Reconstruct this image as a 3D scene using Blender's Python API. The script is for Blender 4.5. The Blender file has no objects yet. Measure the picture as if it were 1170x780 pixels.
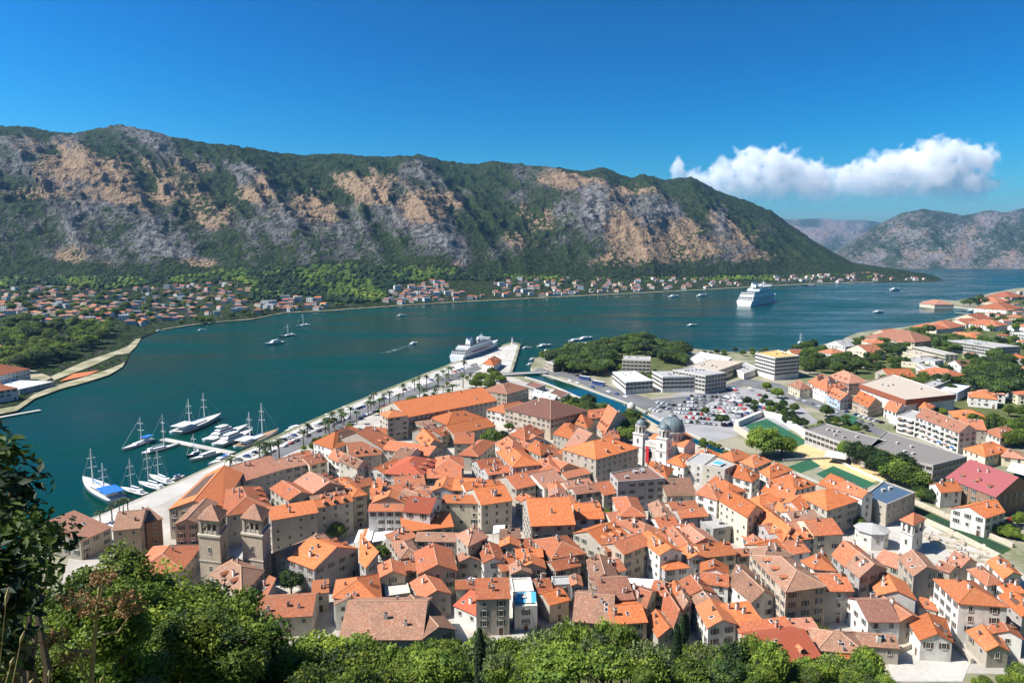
import bpy, math, random
import numpy as np
from mathutils import Vector, Matrix
random.seed(7)
R = math.radians
SC = bpy.context.scene
COL = SC.collection
# ------------------------------------------------------------------ camera
FPX, CX, CY, HZ, CH = 800.0, 585.0, 390.0, 288.0, 110.0   # focal length in photo pixels, centre, horizon row, eye height
PITCH = math.atan((CY - HZ) / FPX)
SP, CP = math.sin(PITCH), math.cos(PITCH)
cam_d = bpy.data.cameras.new('camera'); cam = bpy.data.objects.new('camera', cam_d); COL.objects.link(cam)
cam.location = (0, 0, CH); cam.rotation_euler = (math.pi/2 - PITCH, 0, 0)
cam_d.sensor_width = 36; cam_d.lens = FPX / 1170 * 36; cam_d.clip_start = 0.2; cam_d.clip_end = 90000
SC.camera = cam
# ------------------------------------------------------------------ sky, sun, exposure
SUN_EL, SUN_AZ = 49.0, -99.0       # azimuth measured clockwise from the view direction (+Y): -90 is straight left
w = bpy.data.worlds.new('World'); SC.world = w; w.use_nodes = True
nt = w.node_tree; nt.nodes.clear()
sky = nt.nodes.new('ShaderNodeTexSky'); sky.sky_type = 'NISHITA'; sky.sun_disc = False
sky.sun_elevation = R(SUN_EL); sky.sun_rotation = R(SUN_AZ)
sky.altitude = 0; sky.air_density = 1.0; sky.dust_density = 1.4; sky.ozone_density = 6.0
hsv = nt.nodes.new('ShaderNodeHueSaturation'); hsv.inputs['Saturation'].default_value = 1.5; hsv.inputs['Value'].default_value = 0.43
hsv.inputs['Hue'].default_value = 0.472; gam = nt.nodes.new('ShaderNodeGamma'); gam.inputs[1].default_value = 1.8
bg = nt.nodes.new('ShaderNodeBackground'); bg.inputs[1].default_value = 0.10
wo = nt.nodes.new('ShaderNodeOutputWorld')
nt.links.new(sky.outputs[0], hsv.inputs['Color']); nt.links.new(hsv.outputs[0], gam.inputs[0]); nt.links.new(gam.outputs[0], bg.inputs[0]); nt.links.new(bg.outputs[0], wo.inputs[0])
sd = bpy.data.lights.new('sun', 'SUN'); sd.energy = 5.0; sd.angle = R(0.53); sd.color = (1.0, 0.95, 0.87)
so = bpy.data.objects.new('sun', sd); COL.objects.link(so)
az = R(SUN_AZ); tosun = Vector((math.sin(az)*math.cos(R(SUN_EL)), math.cos(az)*math.cos(R(SUN_EL)), math.sin(R(SUN_EL))))
so.rotation_euler = tosun.to_track_quat('Z', 'Y').to_euler(); so.location = (0, 0, 900)
SC.view_settings.view_transform = 'Standard'; SC.view_settings.look = 'None'
SC.view_settings.exposure = 0.8; SC.view_settings.gamma = 1.0; SC.view_settings.use_curve_mapping = False
cy = SC.cycles
cy.use_denoising = True
try: cy.denoiser = 'OPENIMAGEDENOISE'
except Exception: pass
cy.max_bounces = 12; cy.diffuse_bounces = 2; cy.glossy_bounces = 2; cy.transmission_bounces = 2; cy.transparent_max_bounces = 6
cy.volume_bounces = 12; cy.caustics_reflective = False; cy.caustics_refractive = False
cy.sample_clamp_indirect = 4
# ------------------------------------------------------------------ projection
G = 2.2                              # height of the town's ground above the water
def ray(px, py):
    u, v = (px-CX)/FPX, -(py-CY)/FPX
    return Vector((u, CP + v*SP, -SP + v*CP))
def gp(px, py, z=G):
    d = ray(px, py); t = (z-CH)/d.z
    return Vector((d.x*t, d.y*t, z))
def atY(px, py, Y):
    d = ray(px, py); t = Y/d.y
    return Vector((d.x*t, Y, CH + d.z*t))
def proj(p):
    y, z = p[1], p[2]-CH
    dep = y*CP - z*SP; up = y*SP + z*CP
    return CX + FPX*p[0]/dep, CY - FPX*up/dep
# ------------------------------------------------------------------ numpy noise
def _hash(ix, iy, seed):
    h = (ix.astype(np.int64)*374761393 + iy.astype(np.int64)*668265263 + seed*1442695041) & 0x7fffffff
    h = ((h ^ (h >> 13))*1274126177) & 0x7fffffff
    h = (h ^ (h >> 16)) & 0xffff
    return h/65535.0
def vnoise(x, y, seed=0):
    x = np.asarray(x, float); y = np.asarray(y, float)
    ix, iy = np.floor(x), np.floor(y); fx, fy = x-ix, y-iy
    fx = fx*fx*fx*(fx*(fx*6-15)+10); fy = fy*fy*fy*(fy*(fy*6-15)+10)
    a, b = _hash(ix, iy, seed), _hash(ix+1, iy, seed); c, d = _hash(ix, iy+1, seed), _hash(ix+1, iy+1, seed)
    return (a*(1-fx)+b*fx)*(1-fy) + (c*(1-fx)+d*fx)*fy
def fbm(x, y, o=5, seed=0, ridged=False):
    s, a, n = 0, 1.0, 0
    for i in range(o):
        v = vnoise(x, y, seed+i*17)
        if ridged: v = 1-abs(2*v-1)
        s = s + a*v; n += a; a *= 0.5; x = x*2.03+11.3; y = y*2.03+5.7
    return s/n
def sstep(a, b, x):
    t = np.clip((np.asarray(x, float)-a)/(b-a), 0, 1); return t*t*(3-2*t)
# ------------------------------------------------------------------ materials
class NT:
    def __init__(s, name):
        s.m = bpy.data.materials.new(name); s.m.use_nodes = True; s.t = s.m.node_tree; s.t.nodes.clear()
        s.out = s.t.nodes.new('ShaderNodeOutputMaterial'); s.b = s.n('BsdfPrincipled'); s.l(s.b.outputs[0], s.out.inputs[0])
        s.b.inputs['Specular IOR Level'].default_value = 0.25
    def n(s, k, **kw):
        x = s.t.nodes.new('ShaderNode'+k)
        for a, v in kw.items(): setattr(x, a, v)
        return x
    def l(s, a, b): s.t.links.new(a, b)
    def val(s, sock, v):
        if hasattr(v, 'is_output') or hasattr(v, 'links'): s.l(v, sock)
        else: sock.default_value = v
    def rgb(s, c):
        x = s.n('RGB'); x.outputs[0].default_value = (*c, 1); return x.outputs[0]
    def mix(s, f, a, b, mode='MIX'):
        x = s.n('MixRGB', blend_type=mode); s.val(x.inputs[0], f)
        for i, c in ((1, a), (2, b)): s.val(x.inputs[i], (*c, 1) if isinstance(c, tuple) else c)
        return x.outputs[0]
    def math(s, op, a, b=0.0, clamp=False):
        x = s.n('Math', operation=op, use_clamp=clamp); s.val(x.inputs[0], a); s.val(x.inputs[1], b); return x.outputs[0]
    def ramp(s, f, lo, hi, a=0.0, b=1.0):
        x = s.n('MapRange', interpolation_type='SMOOTHSTEP'); s.val(x.inputs[0], f)
        for i, v in ((1, lo), (2, hi), (3, a), (4, b)): s.val(x.inputs[i], v)
        return x.outputs[0]
    def noise(s, scale, detail=3, vec=None, rough=0.55):
        x = s.n('TexNoise'); x.inputs['Scale'].default_value = scale; x.inputs['Detail'].default_value = detail; x.inputs['Roughness'].default_value = rough
        s.l(vec if vec is not None else s.pos(), x.inputs['Vector']); return x.outputs['Fac']
    def pos(s):
        if not hasattr(s, '_p'): s._p = s.n('NewGeometry').outputs['Position']
        return s._p
    def uv(s, sx, sy):
        a = s.n('UVMap'); v = s.n('VectorMath', operation='MULTIPLY'); s.l(a.outputs[0], v.inputs[0]); v.inputs[1].default_value = (sx, sy, 1); return v.outputs[0]
    def rnd(s):
        if not hasattr(s, '_r'): s._r = s.n('ObjectInfo').outputs['Random']
        return s._r
    def attr(s, name):
        x = s.n('Attribute'); x.attribute_name = name; return x.outputs['Fac']
    def bump(s, h, strength, dist):
        x = s.n('Bump'); x.inputs['Strength'].default_value = strength; x.inputs['Distance'].default_value = dist
        s.l(h, x.inputs['Height']); s.l(x.outputs[0], s.b.inputs['Normal'])
    def fin(s, col, rough=0.85, spec=None, metal=None):
        s.val(s.b.inputs['Base Color'], (*col, 1) if isinstance(col, tuple) else col); s.val(s.b.inputs['Roughness'], rough)
        if spec is not None: s.b.inputs['Specular IOR Level'].default_value = spec
        if metal is not None: s.b.inputs['Metallic'].default_value = metal
        return s.m
def flat(name, c, rough=0.6, spec=0.3, var=0.25, scale=0.6):
    k = NT(name); n = k.noise(scale, 3)
    d = tuple(x*(1-var) for x in c)
    return k.fin(k.mix(n, d, c), rough, spec)
def plaster(name, c, dirt=(0.25, 0.22, 0.18), amt=0.5, objvar=0.18, stone=False):
    k = NT(name)
    v = k.ramp(k.rnd(), 0, 1, 1-objvar, 1+objvar*0.4)
    base = k.mix(1.0, c, v, 'MULTIPLY')
    x = k.noise(0.35, 4); sep = k.n('SeparateXYZ'); k.l(k.pos(), sep.inputs[0])
    cmb = k.n('CombineXYZ'); k.l(k.math('MULTIPLY', sep.outputs[0], 1.3), cmb.inputs[0]); k.l(k.math('MULTIPLY', sep.outputs[1], 1.3), cmb.inputs[1]); k.l(k.math('MULTIPLY', sep.outputs[2], 0.18), cmb.inputs[2])
    streak = k.noise(1.0, 4, cmb.outputs[0])
    f = k.math('MULTIPLY', k.ramp(k.math('ADD', k.math('MULTIPLY', x, 0.5), k.math('MULTIPLY', streak, 0.5)), 0.42, 0.68), amt)
    col = k.mix(f, base, dirt)
    if stone:
        vo = k.n('TexVoronoi'); vo.inputs['Scale'].default_value = 2.4; k.l(k.pos(), vo.inputs['Vector'])
        bw = k.n('RGBToBW'); k.l(vo.outputs['Color'], bw.inputs[0])
        col = k.mix(k.math('MULTIPLY', bw.outputs[0], 0.4), col, tuple(q*0.55 for q in c))
    return k.fin(col, 0.9, 0.15)
def tiles(name, a, b, c, weather=0.5, old=(0.20, 0.13, 0.09)):
    k = NT(name)
    st = k.noise(1.0, 3, k.uv(2.6, 0.55)); big = k.noise(0.22, 4); fine = k.noise(3.2, 2)
    col = k.mix(k.ramp(st, 0.35, 0.65), a, b)
    col = k.mix(k.math('MULTIPLY', k.ramp(fine, 0.46, 0.68), 0.75), col, c)
    drk = k.noise(5.5, 2); col = k.mix(k.math('MULTIPLY', k.ramp(drk, 0.54, 0.70), 0.5), col, tuple(q*.45 for q in a))
    col = k.mix(k.math('MULTIPLY', k.ramp(big, 0.5-0.2*weather, 0.75), weather), col, old)
    if weather > 0.2:
        pt = k.noise(1.3, 4, rough=.7); pt2 = k.noise(2.4, 3)
        col = k.mix(k.math('MULTIPLY', k.ramp(pt, 0.52, 0.66), 0.42), col, tuple(min(.62, q*1.25+.07) for q in c))
        col = k.mix(k.math('MULTIPLY', k.ramp(pt2, 0.56, 0.62), 0.55), col, tuple(q*.5 for q in a))
    lich = k.noise(1.1, 4)
    col = k.mix(k.math('MULTIPLY', k.ramp(lich, 0.58, 0.72), weather*0.8), col, (0.34, 0.27, 0.19))
    wv = k.n('TexWave', wave_type='BANDS', bands_direction='X'); wv.inputs['Scale'].default_value = 0.314*3.3; wv.inputs['Distortion'].default_value = 0.4
    k.l(k.uv(1, 1), wv.inputs['Vector'])
    wr = k.n('TexWave', wave_type='BANDS', bands_direction='Y', wave_profile='SAW'); wr.inputs['Scale'].default_value = 0.314*2.6; k.l(k.uv(1, 1), wr.inputs['Vector'])
    col = k.mix(k.math('MULTIPLY', wv.outputs['Fac'], 0.22), col, (0.12, 0.05, 0.03))
    v = k.ramp(k.rnd(), 0, 1, 0.72, 1.16); col = k.mix(1.0, col, v, 'MULTIPLY')
    h1 = k.ramp(k.math('FRACT', k.math('MULTIPLY', k.rnd(), 7.31)), .5, 1.0, 0.0, 0.36); col = k.mix(h1, col, tuple(.35*q+.65*o_ for q, o_ in zip(c, old)))
    k.bump(k.math('ADD', wv.outputs['Fac'], k.math('MULTIPLY', wr.outputs['Fac'], 0.6)), 0.5, 0.08)
    return k.fin(col, 0.85, 0.15)
MT = {}
MT['stone'] = plaster('stone_wall', (0.48, 0.43, 0.35), stone=True)
MT['tan'] = plaster('tan_stone_wall', (0.50, 0.41, 0.31), stone=True)
MT['grey'] = plaster('grey_render_wall', (0.42, 0.40, 0.38))
MT['white'] = plaster('white_plaster_wall', (0.70, 0.675, 0.62), amt=0.45)
MT['cream'] = plaster('cream_plaster_wall', (0.66, 0.58, 0.42), amt=0.35)
MT['pink'] = plaster('pinkish_wall', (0.55, 0.38, 0.32), amt=0.35)
MT['brick'] = plaster('brown_brick_wall', (0.30, 0.19, 0.13), stone=True)
MT['blue'] = plaster('blue_grey_wall', (0.36, 0.43, 0.50), amt=0.25)
MT['concrete'] = plaster('concrete_wall', (0.50, 0.48, 0.44), amt=0.4)
MT['o'] = tiles('bright_orange_tiles', (0.60, 0.17, 0.052), (0.50, 0.12, 0.038), (0.63, 0.25, 0.105), 0.22)
MT['r'] = tiles('terracotta_tiles', (0.50, 0.138, 0.056), (0.39, 0.10, 0.044), (0.58, 0.25, 0.13), 0.4)
MT['p'] = tiles('pale_pink_tiles', (0.46, 0.19, 0.115), (0.38, 0.145, 0.09), (0.54, 0.31, 0.21), 0.4)
MT['b'] = tiles('weathered_brown_tiles', (0.36, 0.17, 0.10), (0.29, 0.14, 0.09), (0.42, 0.27, 0.19), 0.75)
MT['m'] = tiles('maroon_brown_tiles', (0.24, 0.105, 0.075), (0.20, 0.09, 0.07), (0.27, 0.15, 0.11), 0.3)
MT['d'] = tiles('deep_red_tiles', (0.42, 0.10, 0.05), (0.38, 0.085, 0.045), (0.45, 0.14, 0.08), 0.15)
MT['g'] = flat('grey_slab_roof', (0.40, 0.39, 0.37), 0.9)
MT['c'] = flat('cream_terrace_floor', (0.68, 0.60, 0.47), 0.9)
MT['w'] = flat('white_roof_sheet', (0.78, 0.78, 0.78), 0.7, var=0.12)
MT['k'] = flat('grey_brown_felt_roof', (0.22, 0.20, 0.18), 0.95)
MT['y'] = flat('ochre_roof_felt', (0.60, 0.40, 0.14), 0.9)
MT['R'] = flat('raspberry_sheet_roof', (0.30, 0.085, 0.085), 0.8, var=0.1)
MT['t'] = flat('tan_membrane_roof', (0.50, 0.42, 0.33), 0.9)
MT['B'] = flat('blue_pool_tarpaulin', (0.10, 0.42, 0.62), 0.5)
MT['G'] = flat('glass_roof', (0.09, 0.13, 0.17), 0.15, 0.6)
MT['l'] = flat('lead_grey_dome', (0.15, 0.19, 0.20), 0.55, 0.4)
MT['glass'] = flat('window_glass', (0.02, 0.022, 0.025), 0.12, 0.5)
MT['frame'] = flat('pale_stone_surround', (0.58, 0.54, 0.47), 0.8)
MT['shutter'] = flat('dark_green_shutter', (0.05, 0.09, 0.07), 0.6)
MT['shutterb'] = flat('brown_shutter', (0.12, 0.07, 0.045), 0.6)
MT['bwhite'] = flat('white_boat_paint', (0.82, 0.82, 0.80), 0.3, 0.4, var=0.05)
MT['navy'] = flat('navy_hull_paint', (0.02, 0.05, 0.12), 0.3)
MT['teak'] = flat('teak_deck', (0.38, 0.24, 0.13), 0.6)
MT['bluecloth'] = flat('blue_canvas', (0.02, 0.16, 0.50), 0.7)
MT['mast'] = flat('pale_spar_paint', (0.75, 0.74, 0.70), 0.4)
MT['rub'] = flat('black_rubber', (0.02, 0.02, 0.02), 0.8)
MT['metal'] = flat('dark_metal', (0.10, 0.10, 0.10), 0.4)
MT['red'] = flat('red_cloth', (0.55, 0.03, 0.04), 0.7)
MT['bark'] = flat('bark', (0.16, 0.12, 0.08), 0.95)
MT['ruin'] = plaster('ruined_wall_stone', (0.56, 0.49, 0.38), stone=True)
MT['wake'] = flat('white_wake_foam', (0.55, 0.66, 0.66), 0.6)
def leafmat(name, dark, light, tr=0.25, scale=0.5):
    k = NT(name)
    n = k.noise(scale, 3); n2 = k.noise(scale*7, 2)
    c = k.mix(k.ramp(n, 0.35, 0.65), dark, light); c = k.mix(k.math('MULTIPLY', k.ramp(n2, 0.45, 0.75), 0.5), c, tuple(min(1, q*1.5) for q in light))
    v = k.ramp(k.rnd(), 0, 1, 0.7, 1.2); c = k.mix(1.0, c, v, 'MULTIPLY')
    k.fin(c, 0.6, 0.25)
    tl = k.n('BsdfTranslucent'); k.l(c, tl.inputs[0]); ms = k.n('MixShader'); ms.inputs[0].default_value = tr
    k.l(k.b.outputs[0], ms.inputs[1]); k.l(tl.outputs[0], ms.inputs[2]); k.l(ms.outputs[0], k.out.inputs[0])
    return k.m
MT['leaf'] = leafmat('broad_leaves', (0.05, 0.10, 0.014), (0.14, 0.205, 0.03), 0.34)
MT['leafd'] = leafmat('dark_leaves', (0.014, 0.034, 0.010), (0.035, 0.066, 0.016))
MT['leafy'] = leafmat('bright_leaves', (0.12, 0.185, 0.02), (0.26, 0.32, 0.045), 0.38)
MT['leafo'] = leafmat('olive_leaves', (0.07, 0.10, 0.035), (0.16, 0.19, 0.07))
MT['pine'] = leafmat('pine_needles', (0.012, 0.030, 0.010), (0.04, 0.07, 0.018), 0.1)
MT['pinel'] = leafmat('light_pine_needles', (0.045, 0.085, 0.014), (0.12, 0.17, 0.025), 0.15)
MT['frond'] = leafmat('palm_fronds', (0.03, 0.06, 0.015), (0.09, 0.13, 0.035))
MT['dry'] = leafmat('dry_umbels', (0.20, 0.11, 0.045), (0.34, 0.20, 0.09), 0.15, 8)
MT['straw'] = leafmat('dry_straw', (0.30, 0.24, 0.11), (0.42, 0.34, 0.17), 0.15, 3)
# ------------------------------------------------------------------ mesh helper
class MB:
    def __init__(s): s.v, s.f, s.mi, s.u, s.mats = [], [], [], [], []
    def m(s, key):
        if key not in s.mats: s.mats.append(key)
        return s.mats.index(key)
    def face(s, pts, key, uv=None):
        b = len(s.v); s.v += [tuple(p) for p in pts]; s.f.append(tuple(range(b, b+len(pts)))); s.mi.append(s.m(key)); s.u.append(uv)
    def raw(s, vs, fs, key):
        b = len(s.v); s.v += [tuple(p) for p in vs]; i = s.m(key)
        for f in fs: s.f.append(tuple(q+b for q in f)); s.mi.append(i); s.u.append(None)
    def box(s, c, size, key, rz=0, taper=1.0, org=None):
        x, y, z = size[0]/2, size[1]/2, size[2]/2; cs, sn = math.cos(rz), math.sin(rz); vs = []
        for k in (-1, 1):
            t = taper if k > 0 else 1
            for i, j in ((-1, -1), (1, -1), (1, 1), (-1, 1)):
                a, b = i*x*t, j*y*t; vs.append((c[0]+a*cs-b*sn, c[1]+a*sn+b*cs, c[2]+k*z))
        s.raw(vs, [(3, 2, 1, 0), (4, 5, 6, 7), (0, 1, 5, 4), (1, 2, 6, 5), (2, 3, 7, 6), (3, 0, 4, 7)], key)
    def prism(s, poly, z0, z1, key, topkey=None):
        n = len(poly); vs = [(p[0], p[1], z0) for p in poly]+[(p[0], p[1], z1) for p in poly]
        s.raw(vs, [(i, (i+1) % n, n+(i+1) % n, n+i) for i in range(n)]+[tuple(range(n-1, -1, -1))], key)
        s.raw([(p[0], p[1], z1) for p in poly], [tuple(range(n))], topkey or key)
    def tube(s, pts, rad, key, n=6, cap=True):
        pts = [Vector(p) for p in pts]; b = []; vs = []; k = len(pts)
        rad = rad if hasattr(rad, '__len__') else [rad]*k
        for i, p in enumerate(pts):
            d = (pts[min(i+1, k-1)]-pts[max(i-1, 0)]).normalized()
            a = d.cross(Vector((0, 0, 1)) if abs(d.z) < 0.9 else Vector((1, 0, 0))).normalized(); c = d.cross(a)
            for j in range(n):
                t = 2*math.pi*j/n; vs.append(p+(a*math.cos(t)+c*math.sin(t))*rad[i])
        fs = [(i*n+j, i*n+(j+1) % n, (i+1)*n+(j+1) % n, (i+1)*n+j) for i in range(k-1) for j in range(n)]
        if cap: fs += [tuple(range(n-1, -1, -1)), tuple(range((k-1)*n, k*n))]
        s.raw(vs, fs, key)
    def lathe(s, c, prof, key, n=16, ph=0):
        vs, fs = [], []
        for r, z in prof:
            for j in range(n):
                t = 2*math.pi*j/n+ph; vs.append((c[0]+r*math.cos(t), c[1]+r*math.sin(t), c[2]+z))
        for i in range(len(prof)-1):
            for j in range(n): fs.append((i*n+j, i*n+(j+1) % n, (i+1)*n+(j+1) % n, (i+1)*n+j))
        s.raw(vs, fs, key)
    def mesh(s, name, smooth=False):
        me = bpy.data.meshes.new(name); me.from_pydata(s.v, [], s.f)
        for k in s.mats: me.materials.append(MT[k] if isinstance(k, str) else k)
        me.polygons.foreach_set('material_index', s.mi)
        if any(u is not None for u in s.u):
            ul = me.uv_layers.new(name='UVMap'); co = np.zeros(len(me.loops)*2, np.float32); i = 0
            for f, u in zip(s.f, s.u):
                for q in range(len(f)):
                    if u is not None: co[2*i], co[2*i+1] = u[q]
                    i += 1
            ul.data.foreach_set('uv', co)
        if smooth: me.polygons.foreach_set('use_smooth', [True]*len(s.f))
        me.update(); return me
    def obj(s, name, parent=None, smooth=False):
        return link(name, s.mesh(name, smooth), parent)
def link(name, data, parent=None, loc=None, rz=None, scale=None):
    o = bpy.data.objects.new(name, data); COL.objects.link(o)
    if parent is not None: o.parent = parent
    if loc is not None: o.location = loc
    if rz is not None: o.rotation_euler = (0, 0, rz)
    if scale is not None: o.scale = scale if hasattr(scale, '__len__') else (scale,)*3
    return o
def tag(o, label, cat, group=None, kind=None):
    if label: o['label'] = label
    if cat: o['category'] = cat
    if group: o['group'] = group
    if kind: o['kind'] = kind
    return o
def struct(o, kind='structure'): o['kind'] = kind; return o
def thing(name, label, cat, loc=(0, 0, 0), group=None, rz=0):
    return tag(link(name, None, None, loc, rz), label, cat, group)
def dup(root, loc, rz=0, scale=1, label=None, group=None):
    r = root.copy(); COL.objects.link(r); r.location = loc; r.rotation_euler = (0, 0, rz); r.scale = scale if hasattr(scale, '__len__') else (scale,)*3
    if label: r['label'] = label
    if group: r['group'] = group
    for ch in root.children:
        c = ch.copy(); COL.objects.link(c); c.parent = r
        for g in ch.children:
            e = g.copy(); COL.objects.link(e); e.parent = c
    return r
# ================================================================== SETTING
# ---- water
def water_mat():
    k = NT('bay_water')
    sep = k.n('SeparateXYZ'); k.l(k.pos(), sep.inputs[0])
    cmb = k.n('CombineXYZ'); k.l(k.math('MULTIPLY', sep.outputs[0], 0.35), cmb.inputs[0]); k.l(sep.outputs[1], cmb.inputs[1])
    n1 = k.noise(0.25, 3, cmb.outputs[0]); n2 = k.noise(0.010, 4, cmb.outputs[0], 0.6)
    k.bump(k.math('ADD', n1, k.math('MULTIPLY', n2, 0.6)), 0.32, 0.8)
    deep = k.mix(k.ramp(n2, 0.35, 0.7), (0.0, 0.029, 0.021), (0.0, 0.040, 0.029))
    k.fin(deep, k.ramp(n2, 0.3, 0.7, 0.10, 0.40), 0.10)
    k.b.inputs['IOR'].default_value = 1.33
    return k.m
MT['water'] = water_mat()
mb = MB(); S = 60000
mb.raw([(-S, -3000, 0), (S, -3000, 0), (S, S, 0), (-S, S, 0)], [(0, 1, 2, 3)], 'water'); struct(mb.obj('water'))
# ---- land
def ground_mat(name, a, b, c, s1=0.02, s2=0.4):
    k = NT(name); n = k.noise(s1, 4); m = k.noise(s2, 3)
    col = k.mix(k.ramp(n, 0.4, 0.62), a, b); col = k.mix(k.math('MULTIPLY', k.ramp(m, 0.5, 0.75), 0.5), col, c)
    return k.fin(col, 0.95, 0.1)
MT['land'] = ground_mat('dry_ground', (0.28, 0.255, 0.185), (0.15, 0.16, 0.08), (0.38, 0.35, 0.28), 0.03)
MT['paving'] = ground_mat('town_paving', (0.42, 0.39, 0.34), (0.34, 0.31, 0.27), (0.28, 0.26, 0.22), 0.06, 1.2)
MT['quaypave'] = ground_mat('quay_paving', (0.48, 0.455, 0.41), (0.40, 0.38, 0.34), (0.32, 0.30, 0.27), 0.05, 0.8)
MT['asphalt'] = ground_mat('asphalt', (0.16, 0.16, 0.16), (0.12, 0.12, 0.12), (0.21, 0.2, 0.2), 0.05, 0.9)
MT['lotpave'] = ground_mat('worn_car_park', (0.30, 0.295, 0.29), (0.24, 0.235, 0.23), (0.38, 0.37, 0.36), 0.06, 0.9)
MT['scrub'] = ground_mat('scrub_soil', (0.06, 0.085, 0.025), (0.10, 0.11, 0.04), (0.19, 0.16, 0.10), 0.08, 0.7)
MT['lawn'] = ground_mat('lawn', (0.05, 0.10, 0.02), (0.08, 0.13, 0.03), (0.12, 0.14, 0.05), 0.08, 0.9)
MT['sand'] = ground_mat('sandy_yard', (0.56, 0.42, 0.21), (0.50, 0.36, 0.17), (0.62, 0.50, 0.30), 0.1, 0.9)
MT['sandgrey'] = ground_mat('pale_shore_ground', (0.36, 0.32, 0.22), (0.20, 0.19, 0.10), (0.42, 0.38, 0.28), 0.05, 0.5)
MT['court'] = ground_mat('green_court', (0.03, 0.11, 0.06), (0.025, 0.09, 0.05), (0.045, 0.13, 0.075), 0.1, 0.9)
MT['clay'] = ground_mat('clay_court', (0.50, 0.16, 0.07), (0.46, 0.14, 0.06), (0.54, 0.2, 0.1), 0.1, 0.9)
MT['canal'] = flat('green_canal_water', (0.0, 0.05, 0.045), 0.08, 0.5)
MT['weedwater'] = ground_mat('weedy_river', (0.03, 0.07, 0.02), (0.02, 0.05, 0.03), (0.10, 0.14, 0.04), 0.15, 0.9)
MT['line'] = flat('white_line_paint', (0.75, 0.75, 0.72), 0.8, var=0.1)
from mathutils.geometry import tessellate_polygon
def sheet(name, px, key, z, skirt=None, world=()):
    pts = [gp(x, y, z) for x, y in px] + [Vector((a, b, z)) for a, b in world]
    mb = MB(); tr = tessellate_polygon([[Vector((p.x, p.y, 0)) for p in pts]])
    fs = []
    for t in tr:
        a, b, c = (pts[i] for i in t)
        fs.append(t if (b-a).cross(c-a).z > 0 else (t[0], t[2], t[1]))
    mb.raw(pts, fs, key)
    if skirt is not None:
        n = len(pts); vs = pts+[Vector((p.x, p.y, skirt)) for p in pts]
        mb.raw(vs, [(i, (i+1) % n, n+(i+1) % n, n+i) for i in range(n)], 'quaypave')
    return struct(mb.obj(name))
COAST = [(-60, 668), (60, 606), (118, 586), (160, 568.5), (210, 546), (265, 520.5), (330, 490.5), (400, 460.5), (470, 432.5), (520, 413), (560, 398.5), (585, 390.5), (595, 392.5),
         (590, 410), (584, 428), (600, 430), (612, 428), (606, 420), (612, 409), (625, 404), (645, 401), (700, 391), (740, 387), (790, 398), (830, 402), (870, 401), (905, 404), (940, 400), (957, 395), (965, 386),
         (980, 380), (1000, 377), (1030, 374), (1060, 369), (1085, 364), (1105, 358.5), (1124, 357.5), (1126, 355), (1110, 352), (1080, 349.5), (1056, 347), (1053, 344.5), (1066, 342), (1092, 343.5), (1110, 340), (1135, 334), (1160, 329.5), (1215, 325)]
sheet('ground', COAST, 'land', G, -2.0, world=[(6500, 2700), (6500, -500), (-700, -500), (-700, 60)])
TOWN = [(150, 572.5), (210, 549), (265, 523.5), (330, 494), (400, 464), (470, 436), (520, 417), (560, 402.5), (585, 395), (590, 397), (578, 428), (600, 436), (640, 447), (676, 462), (712, 476), (745, 490), (800, 516), (850, 534), (900, 550), (935, 563), (985, 590), (1050, 600), (1150, 640), (1175, 660), (1175, 770), (700, 760), (300, 760), (60, 700), (90, 600)]
sheet('town_pavement', TOWN, 'paving', G+0.02)
sheet('slope_foot', [(-250, 720), (60, 702), (200, 722), (300, 742), (390, 746), (700, 744), (770, 752), (900, 764), (1005, 772), (1005, 800), (700, 800), (300, 800), (-250, 800)], 'scrub', G+0.09)
sheet('quay_pavement', [(90, 601), (160, 572), (265, 523), (400, 463), (520, 415.5), (560, 401), (586, 392.5), (592, 394), (581, 428), (575, 420), (560, 412), (530, 423), (470, 450), (400, 482), (330, 514), (280, 540), (215, 560), (160, 588), (110, 612)], 'quaypave', G+0.05)
sheet('quay_road', [(230, 552), (300, 520), (370, 487), (440, 456), (500, 433.5), (545, 417), (551, 421), (505, 440), (444, 464), (376, 497), (306, 529), (238, 562)], 'asphalt', G+0.08)
sheet('car_park_surface', [(745, 470), (770, 450), (800, 443), (870, 443), (905, 455), (935, 482), (900, 492), (860, 492), (815, 505), (780, 492), (740, 478)], 'lotpave', G+0.03)
sheet('river_road', [(610, 424), (650, 432), (690, 450), (740, 468), (790, 470), (850, 440), (880, 447), (940, 470), (1020, 505), (1024, 498), (950, 464), (890, 438), (850, 432), (790, 452), (745, 456), (700, 442), (655, 426), (615, 420)], 'asphalt', G+0.06)
sheet('school_yard', [(897, 503), (925, 497), (990, 527), (1020, 545), (990, 552), (940, 535), (905, 520)], 'sand', G+0.04)
sheet('sports_court', [(932, 541), (952, 532), (1000, 552), (985, 560), (955, 553)], 'court', G+0.06)
sheet('small_court', [(900, 533), (925, 524), (938, 532), (915, 540)], 'court', G+0.05)
sheet('stadium_pitch', [(850, 486), (876, 478), (925, 505), (905, 512), (880, 505)], 'court', G+0.05)
sheet('canal_water', [(583, 428), (600, 430), (622, 436), (642, 444), (668, 456), (700, 468), (715, 474), (745, 490), (800, 514), (850, 531), (900, 547), (937, 561), (941, 556), (905, 541), (852, 524), (803, 505), (750, 480), (720, 464), (680, 449), (652, 439), (626, 430.5), (606, 426)], 'canal', G+0.07)
sheet('river_water', [(1043, 576), (1156, 627), (1140, 635), (1043, 588)], 'weedwater', G+0.07)
sheet('ruin_ground', [(985, 590), (1044, 590), (1138, 640), (1120, 648), (1060, 630), (1010, 640)], 'quaypave', G+0.06)
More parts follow.
